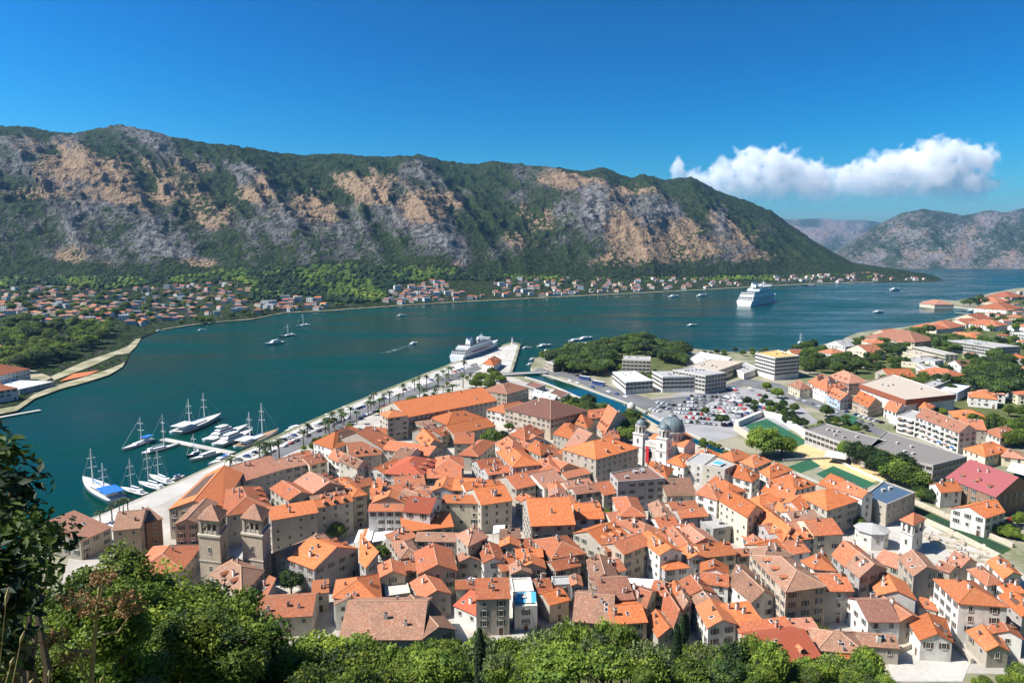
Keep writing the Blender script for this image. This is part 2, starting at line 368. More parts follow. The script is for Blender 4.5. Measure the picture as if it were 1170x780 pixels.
sheet('square_paving', [(318, 672), (322, 628), (345, 622), (395, 606), (418, 600), (420, 612), (345, 645), (340, 675)], 'quaypave', G+0.06)
def sheetP(name, px, key, dz=.5):
    pts = [plain_point(x, y)+Vector((0, 0, dz)) for x, y in px]; mb = MB()
    for t in tessellate_polygon([[Vector((p.x, p.y, 0)) for p in pts]]):
        a, b, c = (pts[i] for i in t); mb.raw([a, b, c] if (b-a).cross(c-a).z > 0 else [a, c, b], [(0, 1, 2)], key)
    return struct(mb.obj(name))
sheet('park_ground', [(640, 404), (700, 393), (740, 390), (785, 402), (780, 425), (700, 422), (650, 425)], 'scrub', G+0.04)
sheet('hill_suburb_ground', [(900, 420), (960, 397), (1000, 382), (1100, 362), (1150, 345), (1200, 330), (1400, 345), (1400, 560), (1160, 500), (1040, 440), (960, 430)], 'scrub', G+0.03)
# ---- the slope below the viewpoint
def slope_z(x, y):
    n = fbm(np.asarray(x)/14.0, np.asarray(y)/14.0, 4, 5)-0.5
    z = 107.6 - 0.66*np.maximum(np.asarray(y, float)-2.0, 0) + np.clip(-np.asarray(y, float), 0, 200)*0.8
    z = z + n*3.0*sstep(3, 20, y)
    return np.where(z > G-3, z, G-3)
xs = np.linspace(-420, 520, 189); ys = np.concatenate([np.linspace(-160, 0, 12), np.linspace(1, 185, 93)])
X, Y = np.meshgrid(xs, ys); Z = slope_z(X, Y)
def grid_mesh(name, X, Y, Z, key, attrs=None, smooth=True):
    r, c = X.shape; me = bpy.data.meshes.new(name)
    v = np.stack([X, Y, Z], -1).reshape(-1, 3).astype(np.float32)
    i = np.arange(r*c).reshape(r, c)
    q = np.stack([i[:-1, :-1], i[:-1, 1:], i[1:, 1:], i[1:, :-1]], -1).reshape(-1, 4).astype(np.int32)
    me.vertices.add(len(v)); me.vertices.foreach_set('co', v.ravel())
    me.loops.add(q.size); me.loops.foreach_set('vertex_index', q.ravel())
    me.polygons.add(len(q)); me.polygons.foreach_set('loop_start', np.arange(0, q.size, 4, dtype=np.int32)); me.polygons.foreach_set('loop_total', np.full(len(q), 4, np.int32))
    if smooth: me.polygons.foreach_set('use_smooth', np.ones(len(q), bool))
    for k, a in (attrs or {}).items():
        at = me.attributes.new(k, 'FLOAT', 'POINT'); at.data.foreach_set('value', a.ravel().astype(np.float32))
    me.materials.append(MT[key]); me.update(); me.validate()
    return link(name, me)
struct(grid_mesh('hillside', X, Y, Z, 'scrub'))
# ---- the mountains across the water: a terrain laid out by bearing and distance
def mountain_mat(name, rock, rock2, tan, veg, veg2, sc=1.0):
    k = NT(name)
    av, ag = k.attr('veg'), k.attr('grass')
    f1 = k.noise(0.035*sc, 4, rough=0.65); f2 = k.noise(0.07*sc, 4, rough=0.72); f3 = k.noise(0.012*sc, 4)
    rk = k.mix(k.ramp(f1, 0.36, 0.66), rock2, rock); rk = k.mix(k.math('MULTIPLY', k.ramp(f2, 0.5, 0.7), 0.6), rk, tuple(q*2.3 for q in rock))
    gr = k.mix(k.ramp(f2, 0.4, 0.62), tan, tuple(q*0.72 for q in tan))
    vg = k.mix(k.ramp(f2, 0.35, 0.65), veg, veg2)
    g = k.ramp(k.math('ADD', ag, k.math('MULTIPLY', k.math('SUBTRACT', k.math('ADD', k.math('MULTIPLY', f1, 0.5), k.math('MULTIPLY', f2, 0.5)), 0.5), 2.6)), 0.42, 0.58)
    col = k.mix(g, rk, gr)
    v = k.ramp(k.math('ADD', av, k.math('MULTIPLY', k.math('SUBTRACT', k.math('ADD', k.math('MULTIPLY', f2, 0.6), k.math('MULTIPLY', f1, 0.4)), 0.5), 3.4)), 0.44, 0.56)
    col = k.mix(v, col, vg)
    k.bump(k.math('ADD', f1, k.math('MULTIPLY', f2, 0.5)), 1.0, 18.0/sc)
    return k.fin(col, 0.95, 0.05)
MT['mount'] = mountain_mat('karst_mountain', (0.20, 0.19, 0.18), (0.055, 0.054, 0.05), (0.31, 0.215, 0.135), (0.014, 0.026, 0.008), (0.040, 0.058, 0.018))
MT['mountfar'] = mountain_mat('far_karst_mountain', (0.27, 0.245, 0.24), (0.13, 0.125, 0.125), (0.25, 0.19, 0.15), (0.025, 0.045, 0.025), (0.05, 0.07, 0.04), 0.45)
def I(x, tab): return np.interp(x, [t[0] for t in tab], [t[1] for t in tab])
RIDGE = [(-260, 158), (-100, 148), (0, 143), (30, 144), (60, 150), (85, 153), (110, 146), (140, 143), (165, 148), (200, 158), (250, 167), (300, 173), (345, 178), (390, 175), (420, 178), (450, 180), (485, 177), (510, 184), (545, 188), (560, 184), (590, 187), (640, 192), (665, 196), (690, 191), (710, 200), (725, 203), (735, 198), (760, 206), (790, 202), (820, 218), (850, 228), (880, 240), (905, 258), (930, 275), (950, 287), (975, 300), (1000, 304), (1030, 310), (1055, 315), (1081, 320.5)]
SHORE = [(-260, 560), (-60, 487), (0, 474), (20, 470), (40, 456), (70, 445), (100, 437), (125, 429), (140, 420), (146, 412), (148, 404), (156, 396), (162, 386), (185, 377), (215, 372), (250, 368), (290, 365), (320, 358), (380, 355), (450, 350), (520, 345.5), (600, 341.5), (700, 336.5), (800, 331.5), (870, 327.5), (930, 324.5), (980, 323), (1040, 322.5), (1081, 321.2)]
BASE = [(-260, 322), (0, 318), (200, 317), (280, 308), (400, 303), (520, 308), (600, 317), (700, 318), (800, 317), (900, 315), (960, 314), (1000, 315), (1040, 318), (1081, 321)]
BASED = [(-260, 1500), (0, 1750), (200, 1850), (280, 1900), (400, 2000), (520, 2050), (600, 2080), (800, 2450), (900, 2650), (1000, 2720), (1081, 2760)]
RIDGED = [(-260, 2600), (0, 2900), (150, 2900), (500, 3300), (790, 3900), (900, 3900), (960, 3400), (1020, 3000), (1081, 2790)]
PEXP = [(0, 2.6), (150, 2.6), (270, 1.35), (1081, 1.3)]
def plain_point(px, py):
    "the point of the far shore's plain seen at a photo position"
    ysh, yb, Db = float(I(px, SHORE)), float(I(px, BASE)), float(I(px, BASED))
    zs = 0.6; Ds = gp(px, ysh, zs).y
    s = min(max((ysh-py)/max(ysh-yb, 0.1), 0), 1.0); zb = atY(px, yb, Db).z
    d = ray(px, py); z = zs+(zb-zs)*s**float(I(px, PEXP)); t = (z-CH)/d.z
    return Vector((d.x*t, d.y*t, z))
def mountain(name, key, cols, ridge, shore, base, based, ridged, nplain, nslope, amp, seed, masks):
    n = len(cols); yr, ys, yb, Db, Dr = (I(cols, t) for t in (ridge, shore, base, based, ridged))
    ui = (cols-CX)/FPX
    def zof(py, D):
        v = -(py-CY)/FPX; return CH + D*(-SP+v*CP)/(CP+v*SP), D*ui/(CP+v*SP)
    v = -(ys-CY)/FPX; Ds = (0.6-CH)*(CP+v*SP)/(-SP+v*CP)
    rows = []
    zz, xx = zof(ys, Ds); rows.append((xx, Ds, np.full(n, -3.0), ys, np.zeros(n)-1))
    zb, xb = zof(yb, Db); zr, xr = zof(yr, Dr); pe = I(cols, PEXP)
    for i in range(nplain):
        s = i/nplain; py = ys+(yb-ys)*s; z = .6+(zb-.6)*s**pe; v = -(py-CY)/FPX; D = (z-CH)*(CP+v*SP)/(-SP+v*CP); z, x = zof(py, D); rows.append((x, D, z, py, np.full(n, s-1)))
    jag = (fbm(cols/9.0, cols*0, 4, seed+3)-0.5)*14*np.clip((zr-zb)/300, 0, 1)
    for i in range(nslope+1):
        t = i/nslope; prof = 0.72*t+0.28*math.sin(t*math.pi/2); D = Db+(Dr-Db)*t
        z = zb+(zr-zb)*prof; x = xb+(xr-xb)*t
        env = math.sin(math.pi*min(1, t*1.02))**0.7*np.clip((zr-zb)/450, 0.02, 1)
        a = (cols+115*t+16*(fbm(cols/60, cols*0+t*2.0, 3, seed+9)-0.5))/52.0
        sp = fbm(a, cols*0+t*1.5, 3, seed, True)-0.5
        sp2 = fbm((cols+130*t)/105.0, cols*0+t*.6, 2, seed+5, True)-0.5; sp = .7*sp+1.5*sp2
        rk = fbm(x/75, D/75+z/90, 5, seed+31, True)-0.5
        fn = fbm(x/16, D/22+z/16, 3, seed+57)-0.5
        dz = env*(amp*0.62*sp+amp*0.62*rk)+fn*amp*0.13*min(1, 4*t)*np.clip((zr-zb)/300, 0.05, 1)
        z = z+dz+jag*t**6; D2 = D-env*amp*1.3*sp
        dep = D2*CP-(z-CH)*SP; py = CY-FPX*(D2*SP+(z-CH)*CP)/dep
        rows.append((x, D2, z, py, np.full(n, t)))
    for i in range(1, 7):
        rows.append((xr*(1+0.09*i), Dr*(1+0.09*i), zr-40*i*(1+0.4*i)*np.clip((zr-zb)/400, 0.05, 1), yr, np.full(n, 1.0)))
    X, Y, Z, PY, T = (np.stack(q) for q in zip(*rows))
    veg, grass = masks(np.broadcast_to(cols, X.shape), PY, T, yr, X, Y, Z)
    return struct(grid_mesh(name, X, Y, Z, key, {'veg': veg, 'grass': grass}))
TANS = [(392, 210, 45, 12), (330, 204, 30, 9), (484, 236, 22, 20), (515, 228, 14, 10), (608, 250, 32, 26), (596, 276, 40, 16), (703, 255, 28, 22), (745, 283, 45, 26), (640, 205, 34, 11), (850, 263, 36, 20), (45, 222, 36, 9), (120, 196, 60, 18), (160, 222, 70, 16), (300, 222, 30, 9), (360, 228, 20, 20), (875, 292, 30, 8), (80, 290, 20, 14), (215, 300, 40, 6), (720, 215, 18, 8), (430, 222, 20, 12), (790, 285, 30, 12), (500, 300, 30, 6), (240, 245, 30, 20), (690, 300, 40, 10)]
CRAGS = [(140, 156, 62, 12), (20, 190, 42, 18), (490, 193, 22, 13), (536, 212, 24, 20), (588, 214, 27, 24), (640, 236, 16, 16), (672, 224, 18, 14), (735, 240, 30, 18), (766, 236, 14, 14), (822, 250, 11, 24), (330, 268, 60, 26), (430, 262, 48, 28), (200, 280, 80, 26), (60, 262, 60, 34), (500, 280, 50, 22), (680, 250, 20, 30), (560, 285, 40, 20), (640, 285, 40, 20), (110, 240, 60, 20), (880, 262, 14, 10)]
FOREST = [(-260, 40), (0, 30), (50, 24), (80, 14), (110, 4), (175, 6), (205, 18), (250, 30), (300, 34), (345, 44), (400, 22), (450, 26), (472, 14), (495, 6), (520, 8), (550, 22), (575, 12), (600, 8), (630, 4), (655, 12), (680, 26), (705, 14), (740, 26), (780, 30), (820, 42), (860, 40), (890, 32), (920, 26), (960, 30), (1081, 20)]
def near_masks(cx, py, T, yr, X, Y, Z):
    n1 = fbm(cx/22, py/16, 4, 71); n2 = fbm(cx/7, py/6, 3, 72); n3 = fbm(cx/60, py/40, 3, 73)
    gul = .5*fbm((cx+115*T)/52.0, T*1.5, 3, 11, True)+.5*fbm((cx+130*T)/105.0, T*.6, 2, 16, True)
    blob = lambda L: np.max([np.exp(-((cx-a)/rx)**2-((py-b)/ry)**2) for a, b, rx, ry in L], axis=0)
    tan, crag = blob(TANS), blob(CRAGS)
    fb = py-yr-np.interp(cx, [q[0] for q in FOREST], [q[1] for q in FOREST])*1.0-(n1-0.5)*36-(.6-gul)*60
    veg = 1-sstep(-6, 8, fb)
    low = sstep(288, 306, py+(n1-0.5)*30)
    right = sstep(820, 940, cx)*0.45
    veg = np.maximum(veg*(1-0.75*crag), np.maximum(low*0.8, 0.83+0.9*(n1-0.5)+2.2*(0.60-gul)+right-0.34*crag-0.45*tan))
    veg = np.where(T < 0, 0.78+0.5*(n2-0.5), veg)
    grass = 0.41+1.0*(n3-0.5)+0.8*(n2-0.5)*0.5+0.75*tan-0.55*crag
    grass = np.where(T < 0, 0.6+(n2-0.5), grass)
    return np.clip(veg, 0, 1), np.clip(grass, 0, 1)
mountain('mountain_ridge', 'mount', np.arange(-260, 1081.1, 1.3), RIDGE, SHORE, BASE, BASED, RIDGED, 22, 230, 84, 11, near_masks)
def far_masks(cx, py, T, yr, X, Y, Z):
    n1 = fbm(cx/25, py/14, 4, 81); n2 = fbm(cx/9, py/7, 3, 82)
    return np.clip(0.45+1.4*(n1-0.5)+0.1*T, 0, 1), np.clip(0.5+0.9*(n2-0.5), 0, 1)
FR = [(925, 304), (940, 296), (955, 289), (975, 275), (1000, 258), (1030, 244), (1055, 238.5), (1080, 243), (1100, 246), (1130, 240.5), (1150, 243), (1170, 237.5), (1250, 222), (1350, 235), (1600, 230)]
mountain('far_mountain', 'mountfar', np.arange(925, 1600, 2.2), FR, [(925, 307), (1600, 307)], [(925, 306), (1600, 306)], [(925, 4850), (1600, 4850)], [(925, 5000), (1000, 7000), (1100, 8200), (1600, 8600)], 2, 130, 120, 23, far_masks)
HR = [(840, 262), (880, 251), (910, 250.5), (935, 249.5), (960, 251.5), (985, 251), (1010, 256), (1050, 262), (1100, 262)]
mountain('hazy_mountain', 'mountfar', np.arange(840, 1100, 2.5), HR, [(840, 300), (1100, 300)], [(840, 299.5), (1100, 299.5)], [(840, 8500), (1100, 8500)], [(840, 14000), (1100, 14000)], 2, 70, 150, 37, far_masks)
sheetP('beach', [(-30, 478), (0, 473.5), (20, 469.5), (40, 455.5), (70, 444.5), (100, 436.5), (125, 428.5), (140, 419.5), (143, 414), (125, 422), (100, 430), (70, 439), (40, 450), (20, 464), (-30, 473)], 'sandgrey')
sheetP('beach', [(112, 409), (148, 403.5), (156, 395.5), (161, 387), (155, 388), (146, 396), (128, 403)], 'sandgrey')
sheetP('sandy_track', [(62, 435), (105, 419), (135, 405), (128, 403), (95, 414), (58, 431)], 'sandgrey', .7)
shx = np.arange(186, 1000, 14)
sheetP('far_promenade', [(x, float(I(x, SHORE))-.05) for x in shx]+[(x, float(I(x, SHORE))-.55) for x in shx[::-1]], 'sandgrey', .6)
sheetP('clay_court', [(68, 437), (100, 430), (114, 424), (84, 428)], 'clay', 1.0)
sheetP('harbour_apron', [(0, 420), (40, 424), (60, 432), (30, 446), (0, 458)], 'sandgrey', .7)
# ---- haze: one even closed volume round the whole scene
k = NT('haze_air'); k.t.nodes.remove(k.b); pv = k.n('VolumePrincipled'); pv.inputs['Density'].default_value = 3.0e-5; pv.inputs['Color'].default_value = (0.30, 0.60, 1.0, 1); pv.inputs['Anisotropy'].default_value = 0.2
k.l(pv.outputs[0], k.out.inputs['Volume']); MT['haze'] = k.m
HAZE = True
if HAZE:
    mb = MB(); mb.box((2000, 6600, 507), (24000, 16800, 1030), 'haze'); struct(mb.obj('haze'), 'stuff')
# ---- the bank of cumulus beyond the far mountains
def cloud():
    k = NT('cumulus_vapour'); k.t.nodes.remove(k.b)
    D = 17500.0
    puffs = [(775, 197, 9), (774, 190, 8), (800, 213, 14), (826, 200, 15), (848, 190, 15), (862, 183, 14), (885, 190, 17), (905, 193, 16), (925, 200, 16), (945, 206, 14), (975, 205, 17), (1000, 200, 19), (1020, 188, 15), (1045, 190, 20), (1062, 178, 17), (1085, 176, 15), (1105, 184, 17), (1125, 180, 12), (1135, 180, 8), (880, 212, 22), (930, 216, 20), (1060, 198, 22), (1090, 196, 18), (985, 216, 16), (850, 212, 20), (1125, 190, 9)]+[(x_, 213, 17) for x_ in range(795, 1130, 17)]
    sc = D/FPX; pos = k.pos(); acc = None; lo, hi = Vector((1e9,)*3), Vector((-1e9,)*3)
    wn = k.n('TexNoise'); wn.inputs['Scale'].default_value = 0.0036; wn.inputs['Detail'].default_value = 7; k.l(pos, wn.inputs['Vector'])
    for px, py, r in puffs:
        c = atY(px, py, D+random.uniform(-200, 200)); rr = r*sc*1.35
        for i in range(3): lo[i] = min(lo[i], c[i]-rr*1.1); hi[i] = max(hi[i], c[i]+rr*1.1)
        d = k.n('VectorMath', operation='DISTANCE'); k.l(pos, d.inputs[0]); d.inputs[1].default_value = c
        s = k.math('SUBTRACT', 1.0, k.math('MULTIPLY', d.outputs['Value'], 1/rr))
        acc = s if acc is None else k.math('MAXIMUM', acc, s)
    den = k.math('ADD', acc, k.math('MULTIPLY', k.math('SUBTRACT', wn.outputs['Fac'], 0.52), 2.1))
    sep = k.n('SeparateXYZ'); k.l(pos, sep.inputs[0])
    zlo, zhi = atY(900, 241, D).z, atY(900, 178, D).z
    den = k.math('MULTIPLY', k.ramp(den, 0.12, 0.30), k.ramp(sep.outputs[2], zlo, zhi, 0.0, 1.0))
    pv = k.n('VolumePrincipled'); pv.inputs['Color'].default_value = (1, 1, 1, 1); pv.inputs['Anisotropy'].default_value = 0.0
    k.l(k.math('MULTIPLY', den, 0.0045), pv.inputs['Density']); k.l(pv.outputs[0], k.out.inputs['Volume'])
    MT['cloud'] = k.m
    lo.z = max(lo.z, 1080)
    mb = MB(); c = (lo+hi)/2; mb.box(c, hi-lo, 'cloud'); struct(mb.obj('clouds'), 'stuff')
CLOUD = True
if CLOUD: cloud()
# ================================================================== HOUSES
def window_mesh(name, wd, ht, shut=None, arch=False, wide=False):
    mb = MB(); f = 0.14
    mb.box((0, -0.03, ht/2), (wd, 0.05, ht), 'glass')
    mb.box((0, -0.06, -f/2), (wd+2*f+0.1, 0.22, f), 'frame'); mb.box((0, -0.06, ht+f/2), (wd+2*f, 0.14, f), 'frame')
    for s in (-1, 1): mb.box((s*(wd/2+f/2), -0.06, ht/2), (f, 0.14, ht), 'frame')
    if wide:
        n = int(wd/0.8)
        for i in range(1, n): mb.box((-wd/2+i*wd/n, -0.06, ht/2), (0.06, 0.06, ht), 'frame')
    else:
        mb.box((0, -0.065, ht/2), (0.06, 0.05, ht), 'frame')
    if shut:
        for s in (-1, 1): mb.box((s*(wd*0.75+f+0.02), -0.05, ht/2), (wd*0.48, 0.06, ht*0.98), shut)
    return mb.mesh(name)
WM = [window_mesh('window', 1.0, 1.5), window_mesh('window', 1.05, 1.6, 'shutter'), window_mesh('window', 1.05, 1.55, 'shutterb'), window_mesh('window', 0.95, 1.2)]
WWIDE = window_mesh('window', 2.7, 1.7, wide=True)
def _door():
    mb = MB(); mb.box((0, -0.05, 1.1), (1.2, 0.08, 2.2), 'shutterb'); mb.box((0, -0.06, 2.3), (1.6, 0.2, 0.2), 'frame')
    for s in (-1, 1): mb.box((s*0.7, -0.06, 1.1), (0.2, 0.16, 2.2), 'frame')
    return mb.mesh('door')
DOOR = _door()
def _chim(kind):
    mb = MB()
    if kind == 0:
        mb.box((0, 0, 0.5), (0.7, 0.55, 1.9), 'pink'); mb.box((0, 0, 1.5), (0.9, 0.75, 0.12), 'frame'); mb.box((0, 0, 1.75), (0.5, 0.4, 0.3), 'metal')
    elif kind == 1:
        mb.box((0, 0, 0.4), (0.9, 0.6, 1.7), 'white'); mb.box((-.2, 0, 1.45), (0.25, 0.25, 0.4), 'brick'); mb.box((.2, 0, 1.45), (0.25, 0.25, 0.4), 'brick'); mb.box((0, 0, 1.7), (1.0, 0.7, 0.08), 'b')
    else:
        mb.box((0, 0, 0.3), (0.6, 0.6, 1.5), 'brick'); mb.box((0, 0, 1.2), (0.8, 0.8, 0.3), 'metal', taper=0.4)
    return mb.mesh('chimney')
CHIM = [_chim(i) for i in range(3)]
def _sky():
    mb = MB(); mb.box((0, 0, 0.06), (0.9, 1.2, 0.14), 'bwhite'); mb.box((0, 0, 0.14), (0.7, 1.0, 0.06), 'glass'); return mb.mesh('skylight')
SKYL = _sky()
def _dormer():
    mb = MB(); mb.box((0, 0.5, 0.5), (1.5, 2.4, 1.4), 'stone'); mb.box((0, -0.72, 0.55), (0.8, 0.06, 0.9), 'glass')
    for s in (-1, 1): mb.raw([(0, -1.0, 1.85), (s*1.05, -1.0, 1.1), (s*1.05, 1.9, 1.1), (0, 1.9, 1.85), (0, -1.0, 1.73), (s*1.05, -1.0, .98), (s*1.05, 1.9, .98), (0, 1.9, 1.73)], [(0, 1, 2, 3), (4, 5, 6, 7), (0, 1, 5, 4), (1, 2, 6, 5)], 'r')
    mb.raw([(-0.75, -0.705, 1.2), (0.75, -0.705, 1.2), (0, -0.705, 1.8)], [(0, 1, 2)], 'stone'); return mb.mesh('dormer')
DORM = _dormer()
PITCHR = 0.42
def slab(mb, q, key, th=0.2, cap=None):
    q = [Vector(p) for p in q]; e = (q[1]-q[0]); el = e.length or 1; e = e/el
    nrm = e.cross(q[-1]-q[0]).normalized(); up = nrm.cross(e)
    uv = [((p-q[0]).dot(e)+q[0].x*0.37, (p-q[0]).dot(up)) for p in q]
    mb.face(q, key, uv); low = [p-Vector((0, 0, th)) for p in q]
    mb.raw(low, [tuple(range(len(q)-1, -1, -1))], 'shutterb')
    n = len(q); mb.raw(q+low, [(i, n+i, n+(i+1) % n, (i+1) % n) for i in range(n)], cap or key)
def outset(c, d):
    out = []
    for i in range(4):
        a, b, e = c[i-1], c[i], c[(i+1) % 4]
        d1, d2 = (b-a).normalized(), (e-b).normalized(); n1, n2 = Vector((d1.y, -d1.x, 0)), Vector((d2.y, -d2.x, 0))
        m = (n1+n2); m = m/max(m.length, 1e-6); out.append(b+m*(d/max(0.5, m.dot(n1))))
    return out
def ridge_of(c, typ):
    A, B, C, D = c
    lab, lbc = ((B-A).length+(C-D).length)/2, ((C-B).length+(D-A).length)/2
    if typ == 'e' or (typ == 'h' and lbc > lab): A, B, C, D = B, C, D, A; lab, lbc = lbc, lab
    rh = PITCHR*lbc/2
    r1, r2 = (A+D)/2, (B+C)/2
    if typ == 'h':
        f = min(0.5, 0.5*lbc/max(lab, .1)*0.92); r1, r2 = r1.lerp(r2, f), r2.lerp(r1, f)
    z = Vector((0, 0, rh)); return (A, B, C, D), r1+z, r2+z, rh
RIDGEM = flat('mortared_ridge_tiles', (0.52, 0.33, 0.22), 0.9); MT['ridge'] = RIDGEM
HOUSES = []
MT['fascia'] = flat('red_brown_fascia', (0.30, 0.10, 0.05), 0.8)
def house(c, h, typ, roof, wall, g=G, name='town_house', nwin=True, wide=False, rng=random, chim=None, deep=2.0, lite=False, tall=None):
    """c: the four eave corners (front-left, front-right, back-right, back-left) with z = eave height"""
    base = sum(c, Vector())/4; base.z = g
    root = link(name, None, None, base); L = [p-base for p in c]
    zt = h
    mb = MB(); n = 4
    for p in L: p.z = zt
    if typ == 'f':
        ins = outset(L, -0.35)
        vs = [(p.x, p.y, -deep) for p in L]+[(p.x, p.y, zt+0.45) for p in L]+[(p.x, p.y, zt+0.45) for p in ins]+[(p.x, p.y, zt-0.3) for p in ins]
        mb.raw(vs, [(o+i, o+(i+1) % 4, o+4+(i+1) % 4, o+4+i) for o in (0, 4, 8) for i in range(4)], wall); mb.obj('wall', root)
        rm = MB(); slab(rm, [Vector((p.x, p.y, zt)) for p in outset(L, -0.33)], roof, 0.4); ro = rm.obj('roof', root)
        if chim is None: chim = rng.randint(2, 6) if (c[1]-c[0]).length > 18 else rng.randint(0, 2)
        for i in range(chim):
            a, b = rng.uniform(0.2, .8), rng.uniform(.3, .8); p = (L[0]*(1-a)+L[1]*a)*(1-b)+(L[3]*(1-a)+L[2]*a)*b
            m = MB(); m.box((0, 0, 0.5), (1.6, 1.2, 1.1), 'concrete'); m.box((0, -0.62, .5), (.9, .06, .7), 'metal'); m.obj('roof_unit', ro).location = (p.x, p.y, zt)
    elif typ == 's':
        rise = 0.28*((L[2]-L[1]).length+(L[3]-L[0]).length)/2
        T = [L[0], L[1], L[2]+Vector((0, 0, rise)), L[3]+Vector((0, 0, rise))]
        vs = [(p.x, p.y, -deep) for p in L]+[(p.x, p.y, p.z-0.15) for p in T]
        mb.raw(vs, [(i, (i+1) % 4, 4+(i+1) % 4, 4+i) for i in range(4)], wall); mb.obj('wall', root)
        rm = MB(); o = outset(L, 0.3); slab(rm, [o[0], o[1], o[2]+Vector((0, 0, rise)), o[3]+Vector((0, 0, rise))], roof); ro = rm.obj('roof', root)
        slope = [(T[0], T[1], T[2], T[3])]
    else:
        (A, B, C, D), r1, r2, rh = ridge_of(L, typ)
        vs = [(p.x, p.y, -deep) for p in (A, B, C, D)]+[(p.x, p.y, zt) for p in (A, B, C, D)]
        fs = [(i, (i+1) % 4, 4+(i+1) % 4, 4+i) for i in range(4)]
        if typ != 'h':
            vs += [(r1.x, r1.y, r1.z-0.16), (r2.x, r2.y, r2.z-0.16)]; fs += [(7, 4, 8), (5, 6, 9)]
        mb.raw(vs, fs, wall); mb.obj('wall', root)
        rm = MB(); ov = 0.38
        if typ == 'h':
            o = outset([A, B, C, D], ov); dz = Vector((0, 0, -ov*PITCHR)); o = [p+dz for p in o]; a, b, c2, d = o
            slab(rm, [a, b, r2, r1], roof); slab(rm, [c2, d, r1, r2], roof); slab(rm, [b, c2, r2], roof); slab(rm, [d, a, r1], roof)
            hips = [(r1, r2), (a, r1), (d, r1), (b, r2), (c2, r2)]
        else:
            e = (r2-r1).normalized()*0.3; s1 = (A-r1); s2 = (D-r1); s3 = (B-r2); s4 = (C-r2)
            ex = lambda s: s*(1+ov/max(1.0, math.hypot(s.x, s.y)))
            a, d, b, c2 = r1+ex(s1)-e, r1+ex(s2)-e, r2+ex(s3)+e, r2+ex(s4)+e
            slab(rm, [a, b, r2+e, r1-e], roof); slab(rm, [c2, d, r1-e, r2+e], roof); hips = [(r1-e, r2+e)]
        if roof in 'rbpmo' and not lite:
            for p, q in hips:
                if (p-q).length > 0.5: rm.tube([p+Vector((0, 0, .02)), q+Vector((0, 0, .02))], 0.17 if roof in 'bpm' else 0.12, 'ridge' if roof != 'o' else 'o', 5)
        ro = rm.obj('roof', root)
        slope = [(A, B, r2, r1), (C, D, r1, r2)]
    if typ != 'f' and not lite:
        k = rng.choice((1, 2, 2, 3, 3, 4, 5)) if chim is None else chim
        for i in range(k):
            s = max(slope, key=lambda q: (q[1]-q[0]).cross(q[-1]-q[0]).normalized().dot(Vector((-base.x, -base.y, 60)).normalized())) if rng.random() < .75 else slope[-1]
            a, b = rng.uniform(0.12, .88), rng.uniform(.25, .9); p = (s[0]*(1-a)+s[1]*a)*(1-b)+(s[3]*(1-a)+s[2]*a)*b
            e = (s[1]-s[0]); ang = math.atan2(e.y, e.x)
            if rng.random() < 0.78: link('chimney', rng.choice(CHIM), ro, p, ang, rng.uniform(0.75, 1.15))
            else:
                o = link('skylight', SKYL, ro, p+Vector((0, 0, .05))); up = (s[3]-s[0]); nn = e.cross(up).normalized(); x = e.normalized(); y = nn.cross(x)
                o.rotation_euler = Matrix((x, y, nn)).transposed().to_euler(); o.scale = (rng.uniform(.8, 1.2),)*3
    if typ not in 'fs' and not lite and rng.random() < .4 and (c[1]-c[0]).length > 13:
        A_, B_, R2, R1 = slope[0]; e = B_-A_; ang = math.atan2(e.y, e.x); k = rng.randint(2, 3)
        for i in range(k):
            p = A_.lerp(B_, (i+.8)/(k+.6)); t = R1.lerp(R2, (i+.8)/(k+.6)); q = p.lerp(t, .24); link('dormer', DORM, ro, q-Vector((0, 0, .15)), ang, .8)
    if nwin:
        cnt = 0
        wt = rng.choice(WM) if not wide else WWIDE
        for i in range(4):
            P, Q = L[i], L[(i+1) % 4]; dr = Q-P; ln = math.hypot(dr.x, dr.y)
            if ln < 3: continue
            nrm = Vector((dr.y, -dr.x, 0)).normalized(); mid = base+(P+Q)/2
            if nrm.dot(Vector((-mid.x, -mid.y, 0)).normalized()) < 0.06: continue
            stp = 3.05 if wide else rng.uniform(2.9, 4.0)
            nc = max(1, int((ln-0.8)/stp)); fl = max(1, int((h-0.7)/(3.1 if wide else 2.95))); ang = math.atan2(dr.y, dr.x)
            for f in range(fl):
                z = h-(0.75 if wide else 0.6)-1.65-f*(3.1 if wide else 2.95)
                if z < 0.3: break
                for j in range(nc):
                    if cnt >= 96 or (not wide and rng.random() < 0.10): continue
                    t = (j+0.5)/nc; p = P.lerp(Q, t); o = link('window', wt if rng.random() < .8 else (WM[rng.randint(0, 3)] if not wide else wt), root, (p.x, p.y, z), ang); cnt += 1
            if i == 0 and not wide:
                t = (rng.randint(0, nc-1)+0.5)/nc; p = P.lerp(Q, t)
                if h < 2.95*fl+2.2 and fl < 2: continue
                link('door', DOOR, root, (p.x, p.y, 0), ang)
    return root
